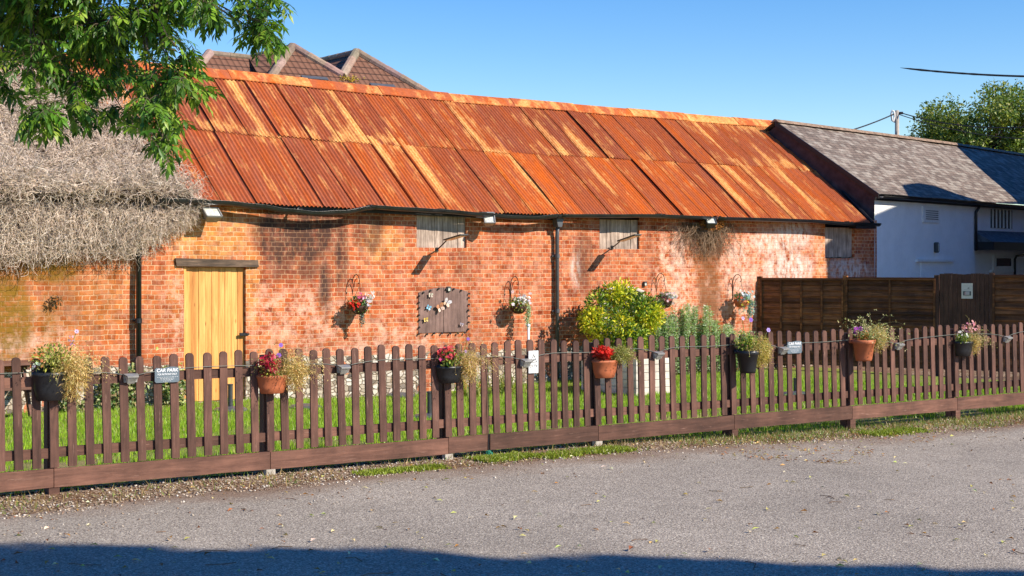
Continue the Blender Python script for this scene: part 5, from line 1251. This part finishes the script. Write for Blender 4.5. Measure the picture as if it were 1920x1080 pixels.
# ------------------------------------------------------------ white house with slate roof
hs = thing('white_house', 'white rendered house with an old grey slate roof beyond the barn', 'house', (HF.ox, HF.oy, 0), HF.a)
HE = lambda s: lerp_tab(_he, s); HR = lambda s: lerp_tab(_hr, s)
_he = [HF.px(x, y, -.12) for x, y in [(1637, 363), (1740, 370), (1840, 378), (1920, 384)]]
_hr = [HF.px(x, y, 2.43) for x, y in [(1457, 228), (1600, 246), (1700, 259), (1790, 271), (1920, 291)]]
SX = HF.px(1828, 450)[0]; HEND = 16.0
mb = MB()
def hwall(s0, s1, y, zt):
    n_ = 14
    for i in range(n_):
        a, b = s0+(s1-s0)*i/n_, s0+(s1-s0)*(i+1)/n_; mb.add([(a, y, -.5), (b, y, -.5), (b, y, zt(b)), (a, y, zt(a))], [[0, 1, 2, 3]])
zt_ = lambda s: HE(s)-.02
hwall(0.0, SX, 0, zt_); hwall(SX, HEND, .10, zt_); mb.add([(SX, 0, -.5), (SX, .1, -.5), (SX, .1, zt_(SX)), (SX, 0, zt_(SX))], [[0, 1, 2, 3]])
mb.add([(HEND, .1, -.5), (HEND, 4.8, -.5), (HEND, 4.8, zt_(HEND)), (HEND, .1, zt_(HEND))], [[0, 1, 2, 3]]); mb.build('wall', M_RENDER, hs)
mb = MB(); mb.add([(-.005, 0, -.5), (-.005, 4.86, -.5), (-.005, 4.86, HE(0)), (-.005, 2.43, HR(0)-.08), (-.005, 0, HE(0)-.02)], [[0, 4, 3, 2, 1]]); mb.build('gable_wall', M_GABLE, hs)
mb = MB(); uvs = []; xs_ = fr_range(-.10, HEND, .25); vv = [i/24 for i in range(25)]; n_ = len(xs_)
for side in (0, 1):
    b0 = len(mb.v)
    for v in vv:
        for s in xs_:
            q = Vector((s, -.12, HE(s))).lerp(Vector((s, 2.43, HR(s))), v); q.z += .02*noise.noise(Vector((s*.7, v*3, side)))+.008*noise.noise(Vector((s*3, v*12, side)))
            if side: q.y = 4.86-q.y
            mb.v.append(tuple(q)); mb.c.append((1, 1, 1)); uvs.append((s, v*3.1))
    for k in range(24):
        for i in range(n_-1): f = [b0+k*n_+i, b0+k*n_+i+1, b0+(k+1)*n_+i+1, b0+(k+1)*n_+i]; mb.f.append(f if not side else f[::-1]); mb.m.append(0)
rf = mb.build('roof', M_SLATE, hs, smooth=True); li = np.zeros(len(rf.data.loops), dtype=np.int32); rf.data.loops.foreach_get('vertex_index', li)
rf.data.uv_layers.new(name='UVMap').data.foreach_set('uv', np.array(uvs, dtype=np.float32)[li].ravel())
mb = MB(); L = len(xs_)
sweep(mb, [(-.12, -.05), (-.02, .03), (.02, .03), (.12, -.05), (0, -.02)], [(s, 2.43, HR(s)+.02) for s in xs_]); mb.build('ridge_tiles', M_RIDGETILE, rf)
mb = MB(); mb.add([(-.10, -.14, HE(0)+.01), (-.10, 2.43, HR(0)+.01), (-.10, 2.43, HR(0)-.10), (-.10, -.14, HE(0)-.10), (-.06, -.14, HE(0)+.01), (-.06, 2.43, HR(0)+.01), (-.06, 2.43, HR(0)-.10), (-.06, -.14, HE(0)-.10)], [[0, 1, 2, 3], [4, 7, 6, 5], [0, 4, 5, 1], [3, 2, 6, 7], [0, 3, 7, 4]]); mb.build('verge_board', M_BLACKWOOD, hs)
mb = MB(); sweep(mb, [(-.02, -.13), (.02, -.13), (.02, -.01), (-.02, -.01)], [(s, -.035, HE(s)) for s in fr_range(-.08, HEND, 1)]); mb.build('fascia', M_BLACKWOOD, hs)
mb = MB(); sweep(mb, halfround(.05), [(s, -.17, HE(s)-.045) for s in fr_range(.0, HEND, 1)]); mb.build('gutter', M_BLACK, hs, smooth=True)
def hp(px, py, y=0): s, z = HF.px(px, py, y); return Vector((s, y, z))
def hbox(mb, x0, y0, x1, y1, yl, dp): a, b = hp(x0, y0, yl), hp(x1, y1, yl); mb.box(((a.x+b.x)/2, yl+dp/2, (a.z+b.z)/2), (b.x-a.x, dp, a.z-b.z)); return a, b
mb = MB(); a, b = hbox(mb, 1731, 387, 1763, 418, -.03, .03); v_ = mb.build('vent', M_WHITE, hs); mb = MB(); W_ = b.x-a.x; H_ = a.z-b.z
for k in range(5): mb.box(((a.x+b.x)/2+.01, -.034, b.z+H_*(.22+.13*k)), (W_*.72, .008, H_*.05))
mb.build('louvre', M_DARKLAMP, v_)
mb = MB(); a = hp(1756, 464, -.05); mb.box(a, (.11, .10, .24), bev=.02); l_ = mb.build('bulkhead_light', M_DARKLAMP, hs); mb = MB(); mb.box(a+Vector((.015, -.052, 0)), (.06, .01, .18)); mb.build('lens', M_GLASS, l_)
mb = MB(); hbox(mb, 1722, 486, 1791, 491, -.07, .07); mb.build('door_ledge', M_WHITE, hs)
mb = MB(); hbox(mb, 1727, 492, 1788, 620, -.012, .012); mb.build('door', M_RENDER, hs)
mb = MB(); hbox(mb, 1858, 392, 1898, 429, .088, .012); bw_ = mb.build('barred_window', M_WINDOW, hs); mb = MB(); A_ = hp(1858, 392, .08); B_ = hp(1898, 429, .08)
for k in range(6): mb.box((A_.x+(B_.x-A_.x)*(k+.5)/6, .075, (A_.z+B_.z)/2), (.026, .03, A_.z-B_.z))
mb.build('bars', M_WHITE, bw_)
# small canopy with black fascia
cb = MB(); z0_ = hp(1832, 462, -.45).z; z1_ = hp(1832, 432, .09).z; xa = SX-.02
for s0_, s1_ in ((xa, HEND-2),):
    cb.add([(s0_, -.45, z0_+.12), (s1_, -.45, z0_+.12), (s1_, .09, z1_), (s0_, .09, z1_), (s0_, -.45, z0_+.08), (s1_, -.45, z0_+.08), (s1_, .09, z0_+.08), (s0_, .09, z0_+.08)], [[0, 1, 2, 3], [4, 7, 6, 5], [0, 4, 5, 1], [0, 3, 7, 4]])
cn = cb.build('canopy', simple('blue_grey_canopy_slates', (.10, .12, .14), .7, .3, .5, 9, 0, .02), hs)
mb = MB(); mb.box(((xa+HEND-2)/2, -.47, z0_+.02), (HEND-2-xa, .03, .2)); mb.box((xa, -.2, z0_+.02), (.03, .55, .2)); mb.build('canopy_fascia', M_BLACKWOOD, cn)
mb = MB(); a = hp(1838, 385, -.13); b = hp(1830, 398, -.05); c_ = hp(1830, 470, -.05); mb.tube([a, b, Vector((b.x, -.05, b.z-.1)), c_], .035, 10); mb.build('downpipe', M_BLACK, hs, smooth=True)
mb = MB(); a, b = hbox(mb, 1863, 479, 1901, 506, .07, .03); wf = mb.build('window', M_WHITE, hs); mb = MB(); hbox(mb, 1869, 484, 1896, 499, .062, .01); mb.build('pane', M_WINDOW, wf)
mb = MB(); hbox(mb, 1861, 506, 1903, 510, .03, .07); mb.build('sill', M_WHITE, wf)
mb = MB(); mb.tube([hp(1925, 478, .02), hp(1906, 480, .02), hp(1903, 486, .02), hp(1903, 520, .02)], .03, 8); mb.build('waste_pipe', M_BLACK, hs, smooth=True)
# dark flashing and gutter end where the barn meets the house
mb = MB(); s_, z_ = BW.px(1610, 421, -.2); mb.box((s_+.12, -.2, z_-.03), (.62, .2, .11)); mb.build('eaves_box', M_BLACKWOOD, barn)
s_ = SE; pts = [(s_+.02+(SEr-SE)*v, -.2+3.2*v, ze(s_)+(zr(s_)-ze(s_))*v) for v in (0, .25, .5, .75, 1)]; mb = MB(); mb.tube([Vector(p)+Vector((.03, 0, .03)) for p in pts], .035, 6); mb.build('verge_flashing', M_BLACKWOOD, barn)

# ------------------------------------------------------------ tiled house behind the barn
def m_pantile():
    t = NT('brown_interlocking_tiles'); o = t.obj(); sp = t.n('SeparateXYZ', {0: o}); x, y, z = sp.outputs
    row = t.m('FRACT', t.m('MULTIPLY', z, 6.2)); col_ = t.m('FRACT', t.m('MULTIPLY', t.m('ADD', x, t.m('MULTIPLY', y, .0)), 7.0))
    n = t.noise(o, 5, 5, .7); f = t.noise(o, 30, 4, .6)
    c = t.mix(n, (.115, .052, .032), (.25, .125, .080)); c = t.mix(t.ramp(t.noise(o, 9, 5, .7), [(.6, 0.0), (.7, .6)]), c, (.42, .36, .28))
    c = t.mix(t.ramp(row, [(.0, .85), (.13, .75), (.2, 0.0)]), c, (.03, .018, .014)); c = t.mix(t.ramp(col_, [(0, .6), (.12, .4), (.2, 0.0)]), c, (.05, .028, .02))
    t.bump(t.m('ADD', t.m('SUBTRACT', 1.0, row), t.m('MULTIPLY', t.m('SINE', t.m('MULTIPLY', x, 44.0)), .3)), .03); return t.fin(c, .85, .2)
M_PAN = m_pantile()
hb = thing('tiled_house', 'brown tiled house with hipped roof peaks rising behind the barn ridge', 'house', (BW.ox, BW.oy, 0), BW.a)
y8 = 8.0
def bp(px, py, y): s, z = BW.px(px, py, y); return Vector((s, y, z))
P1, P2 = bp(548, 88, y8), bp(668, 98, y8); k_ = .83
H = (P2.x-P1.x)/2; V12 = Vector((P1.x+H, y8-H, (P1.z+P2.z)/2-H*k_)); run = 3.2
BR2 = P2+Vector((run, -run, -run*k_)); VB = Vector((V12.x, 14, V12.z))
P0, P0b = bp(393, 100, y8+.2), bp(466, 108, y8+.2); P0L = P0+Vector((-2.4, -2.4, -2.4*k_)); HL = P1+Vector((-1.3, -1.3, -1.3*k_))
mb = MB(); fr = lambda v, d: Vector((v.x, v.y-d, v.z-d*k_))
bl = fr(P1, run); bl.x = P1.x-1.3
mb.add([P1, V12, P2, BR2, Vector((HL.x, BR2.y, BR2.z)), HL], [[0, 5, 4, 3, 2, 1]])                 # common front slope
mb.add([P1, V12, VB, Vector((P1.x, 14, P1.z))], [[0, 1, 2, 3]]); mb.add([P2, V12, VB, Vector((P2.x, 14, P2.z))], [[0, 3, 2, 1]])
mb.add([P2, BR2, Vector((BR2.x, 14, BR2.z)), Vector((P2.x, 14, P2.z))], [[0, 1, 2, 3]])
mb.add([P1, Vector((P1.x, 14, P1.z)), Vector((P0b.x, 14, P0b.z)), P0b, fr(P0b, 2.4), HL], [[0, 1, 2, 3, 4, 5]])
mb.add([P0, P0b, fr(P0b, 2.4), Vector((P0L.x, P0L.y, P0L.z))], [[0, 3, 2, 1]]); mb.add([P0, P0L, Vector((P0L.x, 14, P0L.z)), Vector((P0.x, 11, P0.z))], [[0, 3, 2, 1]])
mb.add([P0, P0b, Vector((P0b.x, 11, P0b.z-1.5)), Vector((P0.x, 11, P0.z-1.5))], [[0, 1, 2, 3]])
rt = mb.build('roof', M_PAN, hb)
mb = MB()
for a, b in ((P1, HL), (P1, V12), (P2, V12+Vector((-.0, 0, 0))), (P2, BR2), (P0, P0L), (P1, Vector((P1.x, 14, P1.z))), (P2, Vector((P2.x, 14, P2.z))), (P0, P0b)):
    mb = MB(); n_ = max(2, int((b-a).length/.38)); d = (b-a).normalized()
    for i in range(n_): q = a+(b-a)*i/n_; r0 = .105 if (a.x != b.x and a.y != b.y) else .075; mb.tube([q, q+(b-a)/n_*1.04], [r0, r0*.92], 10, jit((.27, .20, .15), .2))
    mb.build('hip_tiles', M_TILE, hb, smooth=False)
mb = MB(); wz = BR2.z-.1; mb.box(((P0L.x+BR2.x)/2, 9.8, wz/2-.2), (BR2.x-P0L.x-.3, 8.0, wz)); mb.build('wall', M_PLAINBRICK, hb)
for px, py in ((590, 147), (717, 161)):
    mb = MB(); q = bp(px, py, y8-1.35); mb.box((q.x, q.y, q.z), (.62, .10, .05), Matrix.Rotation(.69, 3, 'X')); mb.build('rooflight', M_GREYMETAL, hb)
mb = MB(); q = bp(655, 149, y8-1.0)
for _ in range(90): mb.leaf(q+Vector((rnd.gauss(0, .12), rnd.gauss(0, .05), rnd.gauss(0, .035))), rdir()+Vector((0, 0, .6)), rdir(), .05, .03, jit((.50, .36, .02), .2))
o = mb.build('yellow_moss', M_LEAF); put(o, (BW.ox, BW.oy, 0), BW.a); tag(o, 'clump of yellow moss in the valley between the two tiled roof peaks', 'moss')

# ------------------------------------------------------------ far tree, pole and overhead lines
def crown_tree(name, label, X, Y, g0, cx, cy_, cz_, rx, ry, rz, nlobe, lr, nl, Ls, cols, trunk_r, seed, group=None):
    global rnd; keep = rnd; rnd = random.Random(seed); t = thing(name, label, 'tree', (X, Y, g0), 0, group)
    tr = MB(); c = Vector((cx, cy_, cz_)); base = c-Vector((0, 0, rz*.5))
    tr.tube([(0, 0, 0), (0.05, .02, base.z*.5), base], [trunk_r*1.2, trunk_r, trunk_r*.7], 10)
    cr_ = MB(); lobes = []
    for _ in range(nlobe):
        d = rdir(); q = c+Vector((d.x*rx, d.y*ry, d.z*rz))*rnd.uniform(.45, .95); lobes.append(q); r_ = lr*rnd.uniform(.6, 1.2)
        tr.tube([base, base.lerp(q, .5)+rdir()*.2, q], [trunk_r*.45, trunk_r*.25, trunk_r*.08], 6)
        pal = rnd.choice([cols, cols[:2], cols[1:]]); clump(cr_, q, (r_, r_, r_*.8), nl, Ls, Ls*.5, pal, .15, .7, .25)
    tr.build('trunk', M_BARK, t); cr_.build('crown', M_LEAF, t); rnd = keep; return t
Yt = 62.0; q = at(1858, 262, Yt)
crown_tree('broadleaf_tree', 'large leafy green tree rising behind the slate roof at the right', q.x, q.y, 0, 0, 0, q.z+.1, 3.3, 3.0, 2.0, 88, .78, 420, .17, [(.22, .27, .035), (.12, .19, .025), (.30, .33, .05), (.07, .13, .02)], .22, 4)
q = at(1703, 252, 58.0); crown_tree('small_tree', 'thin small treetop just showing above the slate roof beside the utility pole', q.x, q.y, 0, 0, 0, q.z-.25, .45, .4, .4, 7, .16, 30, .12, [(.10, .15, .04), (.06, .10, .03)], .06, 5)
Yp = 50.0; q = at(1682, 207, Yp)
pt = thing('utility_pole', 'weathered utility pole rising behind the slate roof', 'pole', (q.x, q.y, 0)); mb = MB(); mb.tube([(0, 0, -.5), (0, 0, q.z*.5), (0, 0, q.z)], [.13, .10, .065], 12); mb.build('mast', M_POLE, pt, smooth=True)
mb = MB(); mb.tube([(-.16, -.02, q.z-.14), (.18, -.02, q.z-.08)], .025, 6); mb.box((.14, -.02, q.z-.09), (.10, .06, .08)); mb.build('bracket', M_DARKCABLE, pt)
mb = MB(); mb.tube([(-.10, -.02, q.z-.05), (-.17, -.02, q.z+.0), (-.20, -.02, q.z-.12), (-.17, -.02, q.z-.34), (-.11, -.02, q.z-.40), (-.09, -.02, q.z-.2), (-.10, -.02, q.z-.05)], .035, 8); mb.build('insulator_loop', M_WHITE, pt, smooth=True)
def line(pa, Ya, pb, Yb, r, nm, label, sag=.3, mat=None, n_=16, knob=0):
    A_, B_ = at(*pa, Ya), at(*pb, Yb); mb = MB(); pts = []
    for i in range(n_+1): t_ = i/n_; p_ = A_.lerp(B_, t_); p_.z -= sag*4*t_*(1-t_); pts.append(p_-A_)
    rr_ = [r*(1+knob*noise.noise(Vector((i*.9, 1, 1)))*1.6) for i in range(n_+1)] if not knob else [r*min(1, .15+i*.35)*(1+knob*noise.noise(Vector((i*.9, 1, 1)))) for i in range(n_+1)]
    mb.tube(pts, rr_, 6); o = mb.build(nm, mat or M_DARKCABLE); o.location = A_; tag(o, label, 'cable'); return o
line((1678, 213), Yp, (1520, 262), 46, .022, 'overhead_line', 'thin overhead line running left from the utility pole down behind the slate ridge', .1)
line((1684, 210), Yp, (1960, 235), 46, .018, 'overhead_line', 'thin overhead line running right from the utility pole across the tree', .25)
line((1684, 214), Yp, (1960, 262), 48, .014, 'overhead_line', 'lower thin line sagging right from the utility pole past the tree', .2)
line((1688, 127), 20.0, (1990, 144), 19.0, .013, 'overhead_cable', 'thick dark cable end crossing the blue sky at the upper right', .03, None, 30, .35)

# ------------------------------------------------------------ overhanging ash tree at the left
ash = thing('ash_tree', 'leafy green ash tree whose branches overhang the top left corner', 'tree', (-6.2, 10.4, 0), 0)
AB = [(60, 20, 110, 85, 10.3, 50), (-40, 50, 110, 110, 10.6, 46), (190, 40, 90, 70, 10.1, 48), (295, 35, 70, 55, 10.2, 30), (60, 60, 130, 80, 11.2, 40), (200, 70, 90, 60, 11.0, 26), (120, -40, 160, 70, 10.0, 44), (300, -40, 120, 60, 10.1, 30), (85, 120, 60, 45, 10.0, 20),
      (80, 205, 42, 42, 9.7, 20), (165, 150, 45, 45, 10.2, 14), (165, 205, 26, 30, 10.1, 8), (215, 110, 55, 45, 10.4, 16), (300, 145, 60, 50, 9.8, 24), (335, 95, 30, 30, 9.7, 9), (230, 205, 28, 26, 10.1, 7), (310, 212, 42, 40, 9.7, 17), (305, 262, 30, 24, 9.65, 8), (350, 165, 22, 26, 9.7, 6),
      (398, 12, 36, 24, 9.9, 9), (465, -6, 50, 16, 10.0, 10), (474, 44, 28, 30, 9.9, 11), (494, 66, 22, 24, 9.9, 8), (512, 2, 20, 10, 10.0, 5), (10, 150, 45, 40, 10.4, 9), (375, -5, 60, 26, 10, 12)]
AO = Vector((-6.2, 10.4, 0)); rnd = random.Random(12); lf, tw = MB(), MB(); hub = at(-420, -140, 10.4)-AO; hub2 = at(120, -150, 10.2)-AO; hub3 = at(330, -90, 10.1)-AO
tw.tube([(0, 0, -.3), (.05, 0, 1.6), (.2, 0, 3.0), hub], [.26, .20, .17, .15], 12)
tw.tube([hub, hub.lerp(hub2, .5)+Vector((0, 0, .25)), hub2, hub2.lerp(hub3, .5)+Vector((0, 0, .06)), hub3], [.13, .09, .06, .04, .028], 9)
GA = [(.11, .24, .020), (.065, .16, .015), (.19, .34, .03), (.04, .105, .012), (.28, .42, .045)]
def compound(b, d, L, cols):
    d = d.normalized(); pts = [b]; dd = d.copy()
    for k in range(5): dd = (dd+Vector((0, 0, -.16))).normalized(); pts.append(pts[-1]+dd*L/5)
    tw.tube(pts, .0018, 3, (.18, .24, .06), cap=False); nrm_ = (Vector((0, 0, 1))+rdir()*.55).normalized(); c_ = jit(rnd.choice(cols), .15)
    for k in (1, 2, 3, 4, 5):
        ax = (pts[k]-pts[k-1]).normalized(); sd = ax.cross(nrm_); sd = sd.normalized() if sd.length > .1 else ax.orthogonal().normalized(); l = .072*rnd.uniform(.8, 1.15)*(1.0 if k > 1 else .8)
        for sg in (-1, 1): lf.leaf(pts[k], sd*sg*.85+ax*.6+Vector((0, 0, -.3))+rdir()*.18, nrm_+rdir()*.35, l, l*.32, jit(c_, .12), .1)
    lf.leaf(pts[5], dd+rdir()*.15, nrm_, .09, .03, c_, .1)
prev = hub2
for (px, py, rx, ry, Yc, n_) in AB:
    c_ = at(px, py, Yc)-AO; sc_ = Yc/F; src = hub2 if px < 240 else hub3
    if px < 0: src = hub
    mid = src.lerp(c_, .5)+Vector((-.22, .2, .06)); q3 = src.lerp(c_, .8)+Vector((-.12, .05, .03)); tw.tube([src, mid, q3, c_], [.012, .008, .006, .003], 6)
    for _ in range(n_):
        d = rdir(); q = c_+Vector((d.x*rx*sc_*.8, d.y*.40, d.z*ry*sc_*.8+.03))*rnd.uniform(.2, .95); q2 = c_.lerp(q, .35); tw.tube([q2, q2.lerp(q, .5)+rdir()*.02, q], [.005, .004, .0025], 4)
        for _2 in range(3):
            dd = (q-c_).normalized()*.5+rdir()*.8+Vector((0, 0, -.35)); compound(q, dd, rnd.uniform(.10, .17), GA)
for c_, r_, n_ in ((Vector((-1.95, 9.35, 5.0))-AO, (.75, .7, .40), 330), (Vector((-2.7, 9.5, 4.55))-AO, (.7, .7, .40), 330), (at(60, -130, 10.1)-AO, (1.1, 1.1, .45), 420), (at(-200, -60, 10.6)-AO, (.9, 1.0, .7), 300), (at(-250, -330, 10.8)-AO, (1.6, 1.5, .8), 500)):   # the crown above the frame
    for _ in range(n_):
        d = rdir(); q = c_+Vector((d.x*r_[0], d.y*r_[1], d.z*r_[2]))*rnd.uniform(.1, 1); compound(q, rdir()+Vector((0, 0, -.5)), .2, GA)
tw.build('branches', M_BARK, ash); lf.build('crown', M_LEAF, ash)

# ------------------------------------------------------------ what stands outside the frame and throws the shade
hd = Vector((math.sin(SUN_AZ), math.cos(SUN_AZ), 0)); ed = Vector((-hd.y, hd.x, 0)); tE = math.tan(SUN_EL)
nbh = thing('neighbour_building', 'tall brown brick building with uneven gables to the right of the view', 'building', (0, 0, 0), math.atan2(ed.y, ed.x))
OUT = [(31.02, -.4), (31.02, 7.95), (31.4, 8.05), (33.5, 8.15), (34.27, 8.70), (35.3, 8.68), (36.0, 8.45), (36.8, 7.85), (37.3, 7.50), (37.9, 7.42), (39.6, 7.24), (40.25, 8.1), (40.9, 9.1), (41.78, 10.2), (45, 12.3), (50, 9), (50, -.4)]
mb = MB(); mb.prism(OUT, -6.0, 0.0); mb.build('wall', M_PLAINBRICK, nbh)
mb = MB()
for a, b in zip(OUT[1:-2], OUT[2:-1]):
    mb.add([(a[0], -6.1, a[1]-.02), (b[0], -6.1, b[1]-.02), (b[0], .02, b[1]-.02), (a[0], .02, a[1]-.02), (a[0], -6.1, a[1]+.02), (b[0], -6.1, b[1]+.02), (b[0], .02, b[1]+.02), (a[0], .02, a[1]+.02)], [[0, 1, 2, 3], [4, 7, 6, 5], [3, 2, 6, 7], [0, 4, 5, 1]])
mb.build('roof', M_TILE, nbh)
EDGE = [(-200, 1027), (0, 1026), (180, 1026), (330, 1035), (450, 1044), (560, 1034), (700, 1032), (800, 1040), (920, 1052), (1040, 1046), (1280, 1040), (1400, 1046), (1480, 1060), (1560, 1071), (1650, 1060), (1760, 1063), (1920, 1069), (2200, 1066)]
Yb = 2.6; prof = []
for px, py in EDGE:
    g = gpx(px, py+5+(9 if px > 900 else 0), 0); t_ = (g.y-Yb)/-hd.y; prof.append((g.x+hd.x*t_, t_*tE))
rnd = random.Random(31); xs0, xs1 = prof[0][0], prof[-1][0]; nT = 4
for i in range(nT):
    xa_, xb_ = xs0+(xs1-xs0)*i/nT, xs0+(xs1-xs0)*(i+1)/nT; xm = (xa_+xb_)/2; t = thing('lime_tree', 'tall leafy tree standing behind and to the right of the camera', 'tree', (xm, Yb-.9, 0), 0, 'row of tall trees beside the car park')
    t['label'] = ['tall leafy tree at the near end of the row beside the car park', 'tall leafy tree, second in the row beside the car park', 'tall leafy tree, third in the row beside the car park', 'tall leafy tree at the far end of the row beside the car park'][i]
    m = MB(); m.tube([(0, 0, -.2), (.1, 0, 4), (0, .3, 9.6)], [.3, .22, .06], 10)
    for k in range(9): a = rnd.uniform(-1, 1)*(xb_-xa_)*.5; m.tube([(0.05, 0, 5+k*.4), (a*.5, .2, 7+k*.3), (a, rnd.uniform(-.3, 1.2), 9)], [.08, .05, .02], 6)
    m.build('trunk', M_BARK, t); c = MB()
    for _ in range(5200):
        x = rnd.uniform(xa_-.3, xb_+.3); y = rnd.uniform(-.9, .9); top = lerp_tab(prof, x)+(y)*(-tE/hd.y)*-1*0; top = lerp_tab(prof, x)
        # the crown's sunward shoulder drops with the sun's slope, so only the top line casts the edge
        z = top-.22-.22*max(0, noise.noise(Vector((x*1.4, 5, 1))))-abs(rnd.gauss(0, 1.1))
        if rnd.random() < .05: z = top-.1+.4*rnd.random()*max(0, .3+noise.noise(Vector((x*2.2, 1, 8)))); z -= max(0, y)*1.2*0
        c.leaf((x-xm, .9+min(y, 0)*1.0+max(y, 0)*.1, z+min(y, 0)*.4), rdir(), rdir(), .26, .17, jit((.09, .17, .025), .3))
    c.build('crown', M_LEAF, t)
scn.cycles.use_adaptive_sampling = True if hasattr(scn, 'cycles') else False
